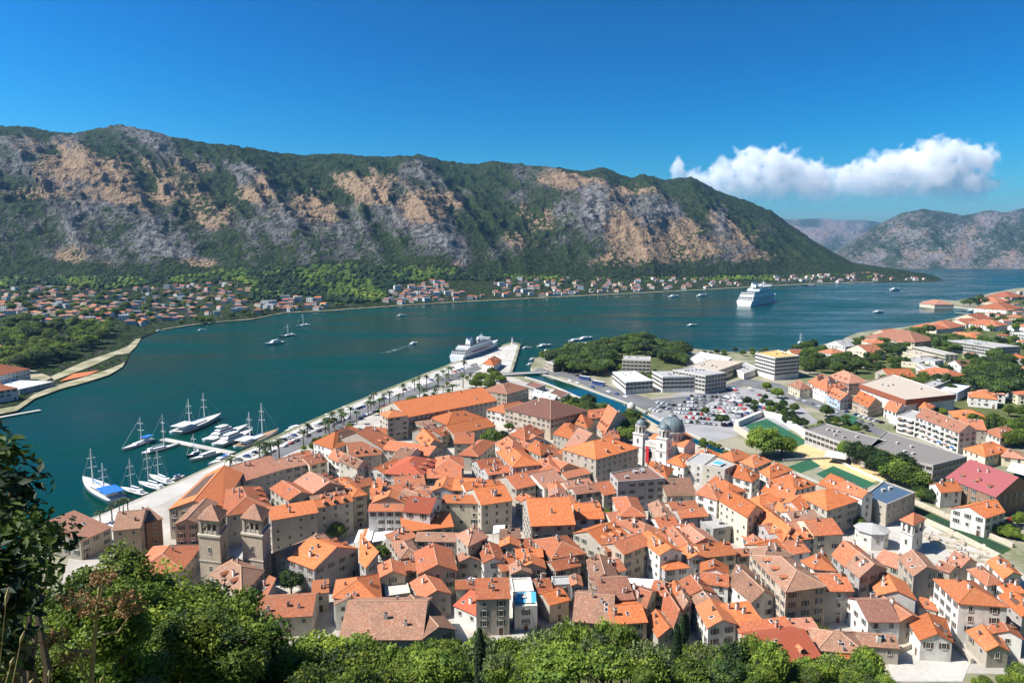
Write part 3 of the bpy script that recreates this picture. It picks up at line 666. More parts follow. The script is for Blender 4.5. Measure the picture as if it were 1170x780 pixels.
def solveF(x1, y1, x2, y2, yt, h, typ, g=G, maxd=60.):
    A, B = gp(x1, y1, g+h), gp(x2, y2, g+h); e = (B-A); wd = e.length; e = e/wd; n = Vector((-e.y, e.x, 0)); M = (A+B)/2
    def top(d):
        if typ == 'g': p = M+n*d/2+Vector((0, 0, d/2*PITCHR))
        elif typ == 'e': p = M+n*d+Vector((0, 0, wd/2*PITCHR))
        elif typ == 'h':
            p = M+n*d/2+Vector((0, 0, d/2*PITCHR)) if d < wd else M+n*(d-wd/2)+Vector((0, 0, wd/2*PITCHR))
        elif typ == 's': p = M+n*d+Vector((0, 0, .28*d))
        else: p = M+n*d
        return proj(p)[1]
    lo, hi = 3.5, min(60, maxd*wd+4)
    for _ in range(40):
        m = (lo+hi)/2
        if top(m) > yt: lo = m
        else: hi = m
    return [A, B, B+n*lo, A+n*lo]
RN = {'o': 'orange', 'r': 'terracotta', 'p': 'pinkish', 'b': 'brown', 'm': 'maroon', 'd': 'deep red', 'g': 'grey', 'c': 'cream', 'w': 'white', 'k': 'dark grey', 'y': 'ochre', 'R': 'raspberry', 't': 'tan', 'B': 'blue', 'G': 'glazed'}
WN = {'stone': 'stone', 'tan': 'tan stone', 'grey': 'grey', 'white': 'white', 'cream': 'cream', 'pink': 'pinkish', 'brick': 'brown', 'blue': 'blue-grey', 'concrete': 'concrete'}
TN = {'g': 'gabled', 'e': 'gabled', 'h': 'hipped', 'f': 'flat', 's': 'lean-to'}
LMK = [('the twin-towered cathedral', 268, 600), ('the grey-domed church', 752, 510), ('the square belfry by the river', 1040, 612), ('the white canopy in the square', 436, 614), ('the long harbour palace', 470, 470), ('the long brown-roofed palace', 604, 476), ('the maroon flat-roofed block', 735, 545), ('the grey octagonal chapel', 995, 604), ('the raspberry-roofed hall', 1128, 548), ('the wide flat-roofed school', 1010, 510), ('the ochre-topped hotel', 888, 405), ('the blue-awning house', 601, 690), ('the big weathered roof above the trees', 440, 712), ('the walled pale terrace', 1050, 745), ('the cypress among the roofs', 783, 700), ('the big tree by the palace', 561, 498), ('the tall brown four-storey house', 905, 690), ('the orange main-street block', 630, 590), ('the red metal roof', 532, 690), ('the washing-hung orange house', 1110, 680), ('the glass-roofed bastion', 1018, 566), ('the white riverside house', 1108, 582), ('the tan-roofed supermarket', 1035, 442), ('the balconied apartment row', 1080, 485), ('the wooded park', 720, 410), ('the point with the pier house', 1078, 345), ('the domed gate by the wall', 722, 463)]
ORD = ['first', 'second', 'third', 'fourth', 'fifth', 'sixth', 'seventh', 'eighth', 'ninth', 'tenth', 'eleventh', 'twelfth', 'thirteenth', 'fourteenth', 'fifteenth', 'sixteenth', 'seventeenth', 'eighteenth', 'nineteenth', 'twentieth']
PENDING = []
def pend(o, desc, px, py, cat='house', group=None): PENDING.append((o, desc, px, py, cat, group))
def flush_labels():
    """each house, tree and so on is told apart by its look and by how far it stands from the landmark next to it"""
    by = {}
    for t in PENDING:
        o, d, px, py, cat, grp = t
        j = min(range(len(LMK)), key=lambda i: (LMK[i][1]-px)**2+((LMK[i][2]-py)*1.8)**2); l = LMK[j]
        by.setdefault((d, j), []).append(((l[1]-px)**2+((l[2]-py)*1.8)**2, t))
    for (d, j), L in by.items():
        L.sort(key=lambda q: q[0])
        for i, (_, (o, d, px, py, cat, grp)) in enumerate(L):
            if len(L) == 1: s = '%s next to %s' % (d, LMK[j][0])
            elif i < len(ORD): s = '%s, %s from %s' % (d, ORD[i], LMK[j][0])
            else: s = d+' beside '+LMK[j][0]
            if len(s.split()) > 16: s = s.replace(' in the old town', '')
            tag(o, s, cat, grp)
HF = """
129 605 160 602 583 14 g b tan
92 618 127 602 590 7 s p stone
167 598 185 592 582 13 s b brick
200 598 227 597 569 14 e b tan
278 549 325 535 526 10 g p stone
325 535 354 529 521 10 g p stone
354 531 374 526 514 10 g r stone
259 588.5 311 580 556 12 h r stone
310 594 363 585 575 13 s o stone
363 579 403 571.5 561 14 g o stone
403 567 419 564 545 13 h o stone
330 571 394 556 546 15 g r stone
359 649 409 626 613 9 g o grey
357 678 375 676 662 6 s o stone
285 706 356 702 680 6 g r stone
434 659 463 656 638 9 e r stone
388 729 482 729 686 9 g b stone
482 729 520 718 679 9 e b stone
383 690 418 686 676 8 e b white
400 522 436 518.5 504 7 g r stone
438 540 482 543 521 9 h d white
421 537 438 540 512 8 e o white
443 477 466 474 468 14 h o stone
466 476 568 457 450 11 g o stone
511 485 556 478 469 8 h o stone
483 487 503 482 478 6 s b stone
519 496 566 486 481 7 g o stone
556 467.5 577 472 458 9 h o white
577 467 629 479 455 12 h m tan
579 450 604 443 437 10 h p tan
670 478 708 474 467 6 g r stone
601 504 623 502 486 8 e r grey
586 533 617 530 512 11 h o grey
558 542 584 538.5 522 8 g r grey
519 506 541 506 494 7 g r stone
524 519 546 521 502 8 h r stone
488 546 527 545 535 8 s r stone
498 535 530 534 520 9 h r stone
490 520 506 512 495 9 e r stone
505 498 520 492 484 7 g r stone
445 565 476 562 553 7 g r white
421 583 460 583 567 12 g r white
461 583.5 491 586 567 12 g d white
461 607 518 601 586 7 s o stone
494 560 548 561 547 10 g o stone
493 577 505 573 558 8 e b stone
505 574 549 575 565 11 s o cream
550 576 585 571 544 12 g o stone
475 617 520 618 608 7 g b stone
478 655 522 651 620 9 e r stone
458 637 481 633 618 7 h b stone
453 621 476 612 606 7 s r stone
482 684 515 677 655 7 e r stone
519 691 546 703 679 5 s d white
544 684 582 683 660 11 s r stone
553 642 577 640 618 9 e r white
571 624 594 624 602 9 e o stone
592 649 623 648 629 9 g o stone
573 652 592 648 634 7 g r stone
584 655 607 654 640 9 e b tan
586 677 610 676 661 8 f c white
588 694 614 693 678 7 f c white
616 676 632 674 661 7 g r stone
607 600 657 598 568 12.5 g o stone
659 592 690 591.5 575 8 g o white
670 616 705 613 602 8 g r white
694 629 713 627 614 10 g r brick
628 566 647 566 548 8 e p stone
658 564 688 560 545 9 g p stone
617 538 640 538 523 9 h r white
622 557 647 551 538 7 g p white
648 546 674 540 527 7 g r stone
641 523 657 518 506 6 g o white
681 524 729 511 501 14 h o stone
690 500 708 500 491 6 g r stone
709 589 738 589 567 10 h r white
713 632 744 620 597 11 g r tan
783 528 803 531.5 519 10 f g white
762 566 796 565 546 8 g b stone
778 591 809 588.5 568 8 e r grey
750 592 772 592 571 7 e b stone
754 633 779 629 606 11 e o white
760 650 787 647 631 7 h o grey
787 637 806 636 604 9 g o grey
804 636 841 632 604 9 g o white
803 642 842 637 633 5 s r grey
842 635 857 634 627 6 s r grey
800 665 832 669 645 8 g r white
838 712 870 708 688 7 s o stone
894 618 934 613 597 9 g o grey
943 674 975 674 655 10 g r grey
1003 679 1046 684 654 8 e o white
992 709 1028 709 684 7 g m white
1028 709 1053 706 681 7 e r stone
1150 677 1171 676 667 6 g o white
880 757 938 749 722 6 g d stone
850 727 908 718 708 6 s r stone
935 741 990 746 722 5 h b stone
955 750 985 753 738 4 s o white
985 736 1027 739 724 5 g b stone
655 708 700 712 678 8 g b brick
700 712 739 709 664 8 g o brick
676 661 706 661 632 8 e b stone
692 674 714 674 661 8 g o stone
631 637 669 631 613 10 h r stone
633 669 655 668 659 7 f g grey
653 668 665 668 655 8 e r grey
635 651 663 645 638 8 g r stone
930 611 963 609 582 10 g r white
743 676 760 680 664 7 g r stone
628 690 650 684 674 6 g o stone
716 640 735 640 629 6 f c white
463 652 480 650 640 6 g r stone
521 672 545 671 662 6 g r stone
523 642 550 640 628 7 e p stone
595 628 612 626 615 7 g r white
560 560 580 557 549 6 g r stone
590 558 612 553 541 8 g r stone
612 582 628 578 566 7 g r stone
668 586 690 582 573 7 g p stone
700 598 718 596 584 7 g r white
735 612 757 606 592 8 h r stone
755 604 777 602 590 7 g r white
695 655 715 650 640 7 g r white
850 600 872 604 588 6 g o stone
867 586 888 590 575 7 h r stone
884 566 905 570 556 7 g o stone
905 632 925 629 617 7 g r white
880 636 902 630 618 7 g o stone
965 640 990 645 628 6 g g grey
420 505 441 502 490 7 g r stone
408 557 428 552 543 9 g r stone
425 572 447 570 557 8 g r stone
470 566 492 566 552 8 g r stone
452 556 486 553 543 7 g r stone
530 586 550 588 576 6 g r stone
622 524 640 520 510 7 g r stone
610 518 628 514 503 7 h r stone
655 532 672 528 518 7 g r stone
597 545 620 541 531 8 g r stone
645 580 662 576 566 7 g r stone
690 565 706 562 550 8 g r stone
760 618 780 614 603 7 g r stone
815 605 835 602 590 6 f g grey
1000 640 1030 650 632 5 g p stone
1050 692 1070 697 684 4 s r stone
1100 700 1126 704 690 6 g r stone
900 720 935 718 706 5 s p stone
785 612 800 610 598 7 g r white
"""
HQ = """
988 566 1013 577 1046 563 1010 550 9 f G stone
146 660 208 650 230 622 175 624 7 h r stone
240 655 276 680 301 651 266 635 8 h b stone
291 683 300 690 315 670 308 667 4 s r stone
337 626 358.5 636 383 621 361 609 9 h b cream
411 640 418 648 432 640 412 618 8 s o grey
381 681 436 689 432 655 385 662 9 h o grey
441 682 469 678 464 660 438 664 6 f c cream
358 505 380 512.5 428 497 400 486 9 h o white
420 500 441 503 443 492 417 490 7 g r stone
375 522 408 536 421 530 388 514 10 g r white
423 562 434 565 444 550 433 546 9 g o stone
475 500 487 513 504 505 492 492 8 g o stone
540 455 565 452 562 446 550 446 4 f k grey
648 480 671 489 678 481 654 471 7 h o stone
682 487 691 495 718 478 706 470 7 g r stone
632 495 660 503 668 491 645 483 9 h o stone
582 496 600 503 622 493 605 484 9 h r stone
566 506 583 521 600 512 583 497 10 h r white
600 512 618 520 632 512 612 502 9 h o stone
645 509 660 513 692 503 675 493 8 g p stone
706 551 760 547 741 533 697 541 13 f m grey
741 532 762 546 769 535 743 527 8 h o stone
521.5 610 535 623 557 612 543 600 12 h p stone
762 527 781 533 796 522 776 517 9 h o white
803 531.5 828 537 841 531 818 523 10 f g stone
838 544 859 550 868 543 848 532 8 h o white
808 552 832 562 852 560 818 543 9 h o white
795 563 819 570.5 829 563 808 552 12 h r white
822 571 854 590 872 581 839 560 13 g o cream
858 593 894 618 912 606 878 579 9 g o white
848 611 860 624 874 618 859 606 5 g r white
831 664 859 687 886 680 851 644 8 g b white
774 664 796 690 826 688 804 661 8 g r white
796 692 809 716 841 712 826 688 8 g o white
857 626 871 644 906 633 885 620 12 h b tan
860 634 898 675 944 668.5 904 637 13 h b tan
916 640 930 649 954 651 941 628 9 h o white
951 633 982 660 1013 650 976 620 11 g r white
1068 661 1096 688 1151 692 1112 663 12 h o white
1027 636 1044 657 1072 651 1056 633 9 g b stone
1068 648 1085 653 1116 643 1100 632 6 g p stone
1106 650 1128 668 1145 664 1122 646 7 h r white
1128 641 1147 660 1167 656 1150 639 7 g o white
1142 680 1168 703 1195 695 1166 678 7 g o grey
1038 709 1052 730 1088 732 1080 706 6 g o white
1105 720 1128 742 1152 742 1138 718 5 g o stone
1124 705 1136 722 1168 728 1152 704 6 g r white
713 690 735 702 752 674 717 665 7 g r stone
756 695 770 714 782 698 763 667 8 g r stone
764 668 781 697 790 690 776 664 8 g o white
740 705 752 727 777 717 758 698 6 g o stone
879 548 908 560 932 553 905 540 8 h o white
868 538 880 546 905 536 886 528 8 h o white
845 527 862 534 881 526 862 519 7 h o stone
820 520 838 527 858 520 840 513 7 h o stone
912 565 945 582 980 571 950 557 11 h o stone
935 552 985 570 997 567 962 545 11 g o stone
885 580 906 591 926 576 905 566 9 g o stone
855 570 868 577 893 570 876 562 7 h o white
790 520 806 526 822 518 806 512 7 h o stone
832 540 846 546 860 538 846 532 7 g o white
870 560 884 566 900 560 886 553 6 g o stone
"""
SUBF = """
1107 453 1140 456 446 7 h o white
1090 476 1130 479 468 7 h o stone
1100 489 1127 491 478 7 g r stone
1150 446 1171 447 438 6 h o white
1145 521 1171 524 513 5 h p cream
997 392 1014 392 380 8 h r cream
993 403 1012 402 393 7 g r cream
1018 383 1033 381 376 6 g r cream
1045 391 1072 388 376 8 h p cream
1110 387 1126 386 376 7 h o stone
1109 396 1125 396 389 5 g p stone
1070 376 1085 375 369 6 h r cream
1085 375 1103 372 366 6 h r cream
1104 370 1122 368 364 6 g r cream
1154 380 1170 382 366 10 f w white
1138 372 1153 371 364 7 h r white
1051 407 1072 407 400 6 f t cream
1080 405 1095 405 396 8 f g cream
1030 413 1050 415 407 5 f g cream
1098 418 1113 418 406 6 g m white
1016 430 1047 430 421 6 g o stone
1155 408 1171 409 400 7 h o white
1068 348 1090 348 340 6 h p cream
1060 424 1082 425 416 6 f g white
1085 430 1103 428 419 6 h r white
1052 440 1068 442 434 6 f g grey
1070 446 1094 449 440 6 f w blue
711 411 743 412 407 16 f g cream
757 431 806 430 424 12 f g white
806 429.5 830 426 421 14 f g concrete
782 420 820 424 409 9 f t cream
1138 397 1166 396 384 12 f g concrete
1132 352 1146 353 347 6 f w white
1148 362 1166 363 356 7 h r cream
1150 354 1170 352 345 7 h r white
1140 345 1154 344 339 6 h r cream
1156 340 1172 339 333 6 h d pink
1160 372 1178 374 364 6 h r white
1120 366 1136 364 358 5 g r cream
1130 400 1146 402 394 6 h r cream
1160 422 1180 424 413 6 h r white
1112 436 1128 438 430 5 g r white
1135 436 1150 437 428 6 h o cream
905 404 925 404 399 5 g r cream
950 404 968 403 398 5 h r white
966 396 984 394 388 6 g g white
"""
SUBQ = """
1087 580 1126 591 1148 584 1128 571 8 e o white
1062 553 1075 562 1099 560 1085 550 7 e o white
1081 545 1138 567 1185 556 1134 535 9 g R brick
920 491 990 516 1013 504 943 484 8 f k grey
990 513 1066 532 1105 522 1013 493 8 f k grey
1046 475 1096 494 1116 491 1066 470 12 g p white
1025 475 1046 480 1062 474 1042 469 10 f g white
983 439 1035 457 1091 451 1020 428 12 f t white
928 440 945 447 968 442 946 431 9 h r white
923 436 935 440 951 434 936 428 8 h r white
901 439 914 444.5 928 443 915 435 7 h p cream
945 450 960 457 976 454 958 446 7 g r blue
974 456 992 465 1008 460 991 451 7 g o tan
945 430 970 438 991 436 966 425 9 h p pink
995 446 1008 452 1022 447 1009 441 6 g r white
1044 463 1060 468 1068 464 1053 458 7 h o pink
1101 512 1126 521 1153 514 1131 504 6 h o cream
836 420 850 427 867 421 851 414 5 f g white
863 403.5 885.5 409 913.5 406.5 888 400 19 f y white
700 425 715 437 746 435 725 424 9 f w white
621 412 632 416.5 642 413 631 409 7 f g tan
551.5 415 564 417.5 573 411 561 408 6 h o white
785 412 822 419 836 409 800 402 5 f w white
606 450 632 458 637 452 611 445 4 f w white
628 450 641 455 651 449 636 444 4 f m grey
600 440 612 444 623 440 609 436 4 f m grey
1125 492 1143 500 1164 494 1146 487 6 h r white
1010 466 1024 471 1036 466 1022 461 6 g r white
"""
rng = random.Random(3)
def build_lists():
    for txt, fam, q in ((HF, 0, 0), (HQ, 0, 1), (SUBF, 1, 0), (SUBQ, 1, 1)):
        for ln in txt.strip().splitlines():
            t = ln.split(); wall, roof, typ = t[-1], t[-2], t[-3]; v = [float(x) for x in t[:-3]]
            h = v[-1]
            if q:
                c = [gp(v[2*i], v[2*i+1], G+h) for i in range(4)]; px, py = (v[0]+v[4])/2, (v[1]+v[5])/2
            else:
                c = solveF(*v[:5], h, typ, maxd=1.25 if fam and typ != 'f' else 60); px, py = (v[0]+v[2])/2, (v[1]+v[4])/2
            name = 'town_house' if not fam else ('suburb_house' if typ != 'f' else 'modern_block')
            wide = typ == 'f' and fam and h > 7
            wd_ = (c[1]-c[0]).length; dp_ = (c[2]-c[1]).length
            if not fam and typ in 'ge' and roof in 'rpo' and max(wd_, dp_) > 13 and v[0] not in (607, 466, 682, 193, 822, 858) and rng.random() < .72:
                t_ = rng.uniform(.36, .64); k_ = rng.uniform(-1.0, 1.0); 
                if wd_ > dp_: m1, m2 = c[0].lerp(c[1], t_), c[3].lerp(c[2], t_); parts_ = ([c[0], m1, m2, c[3]], [m1, c[1], c[2], m2])
                else: m1, m2 = c[0].lerp(c[3], t_), c[1].lerp(c[2], t_); parts_ = ([c[0], c[1], m2, m1], [m1, m2, c[2], c[3]])
                e_ = (m2-m1).normalized()*.0; r2_ = rng.choice('rropb'); dz_ = Vector((0, 0, k_))
                for j_, (cc, ro_) in enumerate(((parts_[0], roof), ([p+dz_ for p in parts_[1]], r2_))):
                    hh = h+(k_ if j_ else 0); ty_ = typ if rng.random() < .7 else ('e' if typ == 'g' else 'g'); wl_ = wall if rng.random() < .6 else rng.choice(('stone', 'white', 'grey', 'cream', 'tan')); bx = sum(cc, Vector())/4; qx, qy = proj(bx)
                    r = house(cc, hh, ty_, ro_, wl_, name=name, rng=rng); pend(r, '%s%s-walled house with %s %s roof' % ('small ' if wd_*dp_ < 260 else '', WN[wl_], TN[ty_], RN[ro_]), qx, qy, 'house', 'red-roofed houses of the old town')
                continue
            shop = q and fam and v[0] == 983
            r = house(c, h, typ, roof, wall, name=name, rng=rng, wide=wide, nwin=not shop, chim=4 if shop else None)
            if shop:
                m = MB(); pr = [p-r.location for p in outset(c, .5)]
                for i_ in range(4):
                    a_, b_ = pr[i_], pr[(i_+1) % 4]; md = (a_+b_)/2; m.box((md.x, md.y, h-1.2), ((b_-a_).length, .5, 3.4), 'fascia', math.atan2((b_-a_).y, (b_-a_).x))
                m.obj('fascia', r)
            if q and fam and v[0] in (1046, 1025):
                a_, b_ = c[0]-r.location, c[1]-r.location; e_ = b_-a_; n_ = Vector((e_.y, -e_.x, 0)).normalized(); nb_ = int(e_.length/5)
                for f_ in range(3):
                    for i_ in range(nb_):
                        p_ = a_.lerp(b_, (i_+.5)/nb_)+n_*.7; m = MB(); z_ = 2.6+3.1*f_; m.box((0, 0, z_), (3.2, 1.5, .2), 'concrete'); m.box((0, -.7, z_+.55), (3.2, .1, 1.0), rng.choice(('white', 'bluecloth', 'cream', 'brick', 'white', 'pink'))); 
                        o_ = m.obj('balcony', r); o_.location = (p_.x, p_.y, 0); o_.rotation_euler = (0, 0, math.atan2(e_.y, e_.x))
            size = (c[1]-c[0]).length*(c[2]-c[1]).length
            sz = 'small ' if size < 110 else ('large ' if size > 420 else '')
            cat = 'house' if typ != 'f' or not fam else 'building'
            d = '%s%s-walled %s with %s %s roof' % (sz, WN[wall], cat, TN[typ], RN[roof])
            if roof in 'cg' and typ == 'f': d = '%s%s-walled %s with %s terrace roof' % (sz, WN[wall], cat, RN[roof])
            HOUSES.append((r, px, py, size))
            pend(r, d, px, py, cat, 'red-roofed houses of the old town' if not fam else 'buildings of the newer suburb')
build_lists()
def shore_block(x1, y1, x2, y2, yt, h, typ, roof, wall, gx, gy, label):
    g_ = plain_point(gx, gy).z; c = solveF(x1, y1, x2, y2, yt, h, typ, g_); tag(house(c, h, typ, roof, wall, g=g_, name='shore_block', rng=rng), label, 'building')
shore_block(-6, 430, 34, 421, 408, 10, 'h', 'r', 'white', 15, 440, 'large white orange-roofed building at the far flat shore')
shore_block(-40, 452, 20, 443, 428, 9, 'h', 'r', 'white', 0, 458, 'second large white building, nearer the water of the flat shore')
shore_block(22, 445, 62, 436, 431, 4, 'f', 'w', 'concrete', 40, 448, 'long low white-roofed shed on the flat far shore')
shore_block(18, 402, 36, 400, 394, 7, 'h', 'r', 'cream', 28, 408, 'red-roofed house among the grove trees of the flat shore')
# ---- far houses on the other shore and on the hillside: small, so a body, a roof and a few openings each
def far_house_meshes():
    out = []
    for i, (wall, roof, w_, d_, h_) in enumerate([('white', 'r', 11, 9, 6), ('cream', 'r', 12, 9, 6.5), ('white', 'p', 14, 9, 6), ('cream', 'b', 11, 8, 5.5), ('white', 'g', 13, 10, 7), ('pink', 'r', 11, 9, 7), ('white', 'o', 10, 9, 6), ('stone', 'p', 13, 8, 6)]):
        A = [Vector((-w_/2, -d_/2, h_)), Vector((w_/2, -d_/2, h_)), Vector((w_/2, d_/2, h_)), Vector((-w_/2, d_/2, h_))]
        wl = MB(); wl.raw([(p.x, p.y, -4) for p in A]+[(p.x, p.y, h_) for p in A], [(k, (k+1) % 4, 4+(k+1) % 4, 4+k) for k in range(4)], wall)
        for s in (-1, 0, 1):
            for z in (1.0, 3.7)[:2 if h_ > 5.8 else 1]:
                wl.box((s*w_*0.3, -d_/2, z+0.7), (1.3, 0.12, 1.5), 'glass'); 
        for z in (1.0, 3.7): wl.box((w_/2, 0, z+.7), (0.12, 1.3, 1.5), 'glass'); wl.box((-w_/2, 0, z+.7), (0.12, 1.3, 1.5), 'glass')
        rf = MB(); (a, b, c, d), r1, r2, rh = ridge_of(A, 'h' if i % 3 else 'g')
        if roof == 'g':
            slab(rf, [p+Vector((0, 0, .3)) for p in outset(A, .2)], roof, .3)
        elif i % 3:
            o = outset([a, b, c, d], .4); slab(rf, [o[0], o[1], r2, r1], roof); slab(rf, [o[2], o[3], r1, r2], roof); slab(rf, [o[1], o[2], r2], roof); slab(rf, [o[3], o[0], r1], roof)
        else:
            slab(rf, [a, b, r2, r1], roof); slab(rf, [c, d, r1, r2], roof); wl.raw([d, a, r1-Vector((0, 0, .2)), b, c, r2-Vector((0, 0, .2))], [(0, 1, 2), (3, 4, 5)], wall)
        out.append((wl.mesh('wall'), rf.mesh('roof'), wall, roof))
    return out
FH = far_house_meshes()
def far_house(px, py, P, cluster, rz=None, sc=1.0, r=random, name='shore_house'):
    i = r.choices(range(8), (4, 3, 6, 2, 5, 1, 1, 5))[0]; wl, rf, wall, roof = FH[i]
    root = link(name, None, None, P, r.uniform(-.5, .5) if rz is None else rz, sc)
    link('wall', wl, root); link('roof', rf, root)
    d = '%s house with %s roof in %s' % (WN[wall], RN[roof], cluster)
    tag(root, 'tiny '+d, 'house', d.replace('house', 'houses', 1)); return root
r2 = random.Random(11); FARPTS = []
def scatter_far(n, poly, cluster, jx=5.5, jy=2.0, sc=(0.85, 1.3), fn=plain_point, name='shore_house'):
    xs, ys_ = [p[0] for p in poly], [p[1] for p in poly]; k = tries = 0
    while k < n and tries < 6000:
        tries += 1; x, y = r2.uniform(min(xs), max(xs)), r2.uniform(min(ys_), max(ys_)); ins = False
        for i in range(len(poly)):
            (x1, y1), (x2, y2) = poly[i-1], poly[i]
            if (y1 > y) != (y2 > y) and x < (x2-x1)*(y-y1)/(y2-y1)+x1: ins = not ins
        if not ins or any(abs(a-x) < jx and abs(b-y) < jy for a, b in FARPTS): continue
        FARPTS.append((x, y)); far_house(x, y, fn(x, y), cluster, sc=r2.uniform(*sc), r=r2, name=name); k += 1
scatter_far(240, [(0, 331), (40, 327), (130, 334), (190, 326), (270, 322), (285, 330), (280, 354), (215, 368), (150, 374), (60, 370), (0, 366)], 'the broad far town under the crags', 3.8, 1.7, (.7, 1.1))
scatter_far(26, [(288, 350), (350, 338), (395, 350), (380, 353), (320, 357), (290, 362)], 'the waterside strip below the wooded slope')
scatter_far(50, [(440, 347), (452, 326), (505, 322), (525, 334), (560, 340), (520, 344), (450, 349)], 'the pale hamlet by the green slope', 4.2, 1.9, name='shore_village_house')  # here and in the villages below: ordinary shore houses under a second name
scatter_far(95, [(560, 325), (600, 318), (700, 319), (790, 318), (850, 323), (850, 328), (700, 335.5), (600, 340), (560, 342)], 'the long shore village', 4.4, 1.6, name='shore_village_house')
scatter_far(40, [(880, 318), (985, 312), (1060, 317), (1078, 320.5), (1000, 322), (900, 325)], 'the village on the tip of the point', 4.5, 1.2, (.9, 1.4), name='shore_village_house')
scatter_far(26, [(1090, 365), (1128, 360), (1140, 338), (1170, 329), (1185, 345), (1185, 400), (1150, 392), (1110, 380)], 'the hillside above the cove', 7, 4, (0.8, 1.2), lambda x, y: gp(x, y, G), 'hillside_house')
scatter_far(24, [(985, 398), (1050, 380), (1130, 374), (1185, 400), (1185, 470), (1130, 470), (1040, 428), (990, 420)], 'the leafy suburb slope', 9, 6, (0.8, 1.2), lambda x, y: gp(x, y, G), 'hillside_house')
# ================================================================== LANDMARKS
def quad_prism(mb, c, z0, z1, key): mb.prism([(p.x, p.y) for p in c], z0, z1, key)
# ---- cathedral
c = [gp(193, 581, G+12), gp(252, 583, G+12), gp(277, 540, G+12), gp(237, 541, G+12)]
cath = house(c, 12, 'e', 'o', 'tan', name='cathedral', rng=random.Random(5), chim=0)
tag(cath, 'old stone cathedral with two square bell towers and a long tiled nave', 'church')
def bell_tower(par, quad, h1, h2, h3, org):
    Lq = [gp(x, y, G)-org for x, y in quad]; cen = sum(Lq, Vector())/4
    t = MB(); quad_prism(t, Lq, -2, h1, 'tan')
    def sc(f): return [cen+(p-cen)*f for p in Lq]
    o = t.obj('tower', par)
    m = MB(); quad_prism(m, sc(1.08), h1, h1+0.6, 'stone'); quad_prism(m, sc(1.05), h1*0.5, h1*0.5+0.35, 'stone'); quad_prism(m, sc(.99), h2, h2+0.5, 'stone'); m.obj('cornice', o)
    b = MB(); q = sc(0.80)
    quad_prism(b, sc(0.45), h1+.7, h2, 'brick')
    for i in range(4):
        A, B = q[i], q[(i+1) % 4]
        for f in (0.0, 0.36, 0.64): 
            p = A.lerp(B, f); e = math.atan2((B-A).y, (B-A).x); b.box((p.x, p.y, (h1+.7+h2)/2), (0.9 if f == 0 else .45, 0.9 if f == 0 else .45, h2-h1-.7), 'stone', e)
        mid = (A+B)/2; b.box((mid.x, mid.y, h2-0.6), ((B-A).length, .6, 1.2), 'stone', math.atan2((B-A).y, (B-A).x)); b.box((mid.x, mid.y, h1+1.2), ((B-A).length, .3, 1.0), 'stone', math.atan2((B-A).y, (B-A).x))
    b.obj('belfry', o)
    r_ = MB(); q = [p+Vector((0, 0, h2+.5)) for p in sc(1.06)]; ap = cen+Vector((0, 0, h3))
    for i in range(4): slab(r_, [q[i], q[(i+1) % 4], ap], 'b', .2)
    r_.obj('cap_roof', o)
    for i in range(4):
        A, B = Lq[i], Lq[(i+1) % 4]; mid = (A+B)/2; ang = math.atan2((B-A).y, (B-A).x)
        for z in (h1*0.3, h1*0.68): link('window', WM[0], o, (mid.x, mid.y, z), ang, (0.8, 1, 1.2))
for q in ([(230, 668), (254, 671), (263, 656), (240, 653)], [(279, 666), (302, 670), (311, 655), (289, 652)]):
    bell_tower(cath, q, 16.8, 22, 26, cath.location.copy())
# ---- domed church
P0 = gp(745, 536); axv = Vector((0.66, 0.75, 0)).normalized(); lat = Vector((axv.y, -axv.x, 0)); rz = math.atan2(axv.y, axv.x)
ch = thing('domed_church', 'white stone church with a big grey dome, twin domed belfries and orange roofs', 'church', P0, rz=rz)
def loc_house(par, x0, x1, y0, y1, h, key, wall):
    w_ = MB(); a = [Vector((x0, y0, h)), Vector((x1, y0, h)), Vector((x1, y1, h)), Vector((x0, y1, h))]
    typ = 'g' if (x1-x0) > (y1-y0) else 'e'; (A, B, C, D), r1, r2, rh = ridge_of(a, typ)
    w_.raw([(p.x, p.y, -2) for p in (A, B, C, D)]+[(p.x, p.y, h) for p in (A, B, C, D)]+[(r1.x, r1.y, r1.z-.1), (r2.x, r2.y, r2.z-.1)], [(i, (i+1) % 4, 4+(i+1) % 4, 4+i) for i in range(4)]+[(7, 4, 8), (5, 6, 9)], wall)
    o = w_.obj('wall', par); r_ = MB(); slab(r_, [A, B, r2, r1], key); slab(r_, [C, D, r1, r2], key); r_.obj('roof', par); return o
loc_house(ch, 1, 32, -6, 6, 11, 'o', 'white'); loc_house(ch, 13, 25, -10.5, 10.5, 10.4, 'o', 'white'); loc_house(ch, 26, 35, -4.5, 4.5, 9, 'o', 'white')
m = MB(); m.lathe((19, 0, 0), [(6.3, 10), (6.3, 16), (6.9, 16.1), (6.9, 16.7), (6.2, 16.8)], 'white', 16, math.pi/16); dr = m.obj('drum', ch)
for i in range(16):
    t = 2*math.pi*(i+.0)/16; link('window', WM[0], dr, (19+6.2*math.cos(t), 6.2*math.sin(t), 12.6), t+math.pi/2, (.8, 1, 1.3))
m = MB(); m.lathe((19, 0, 16.7), [(6.6*math.cos(t), 6.9*math.sin(t)) for t in np.linspace(0, 1.5, 9)]+[(.35, 7.2), (.3, 8.2), (0.05, 8.3)], 'l', 24)
for i in range(16):
    t = 2*math.pi*i/16; m.tube([(19+6.65*math.cos(u)*math.cos(t), 6.65*math.cos(u)*math.sin(t), 16.7+6.95*math.sin(u)) for u in np.linspace(0, 1.45, 7)], .1, 'l', 4)
d_ = m.obj('dome', ch, True); m = MB(); m.box((19, 0, 25.7), (.16, .16, 1.8), 'y'); m.box((19, 0, 25.9), (.16, 1.0, .16), 'y'); m.obj('cross', d_)
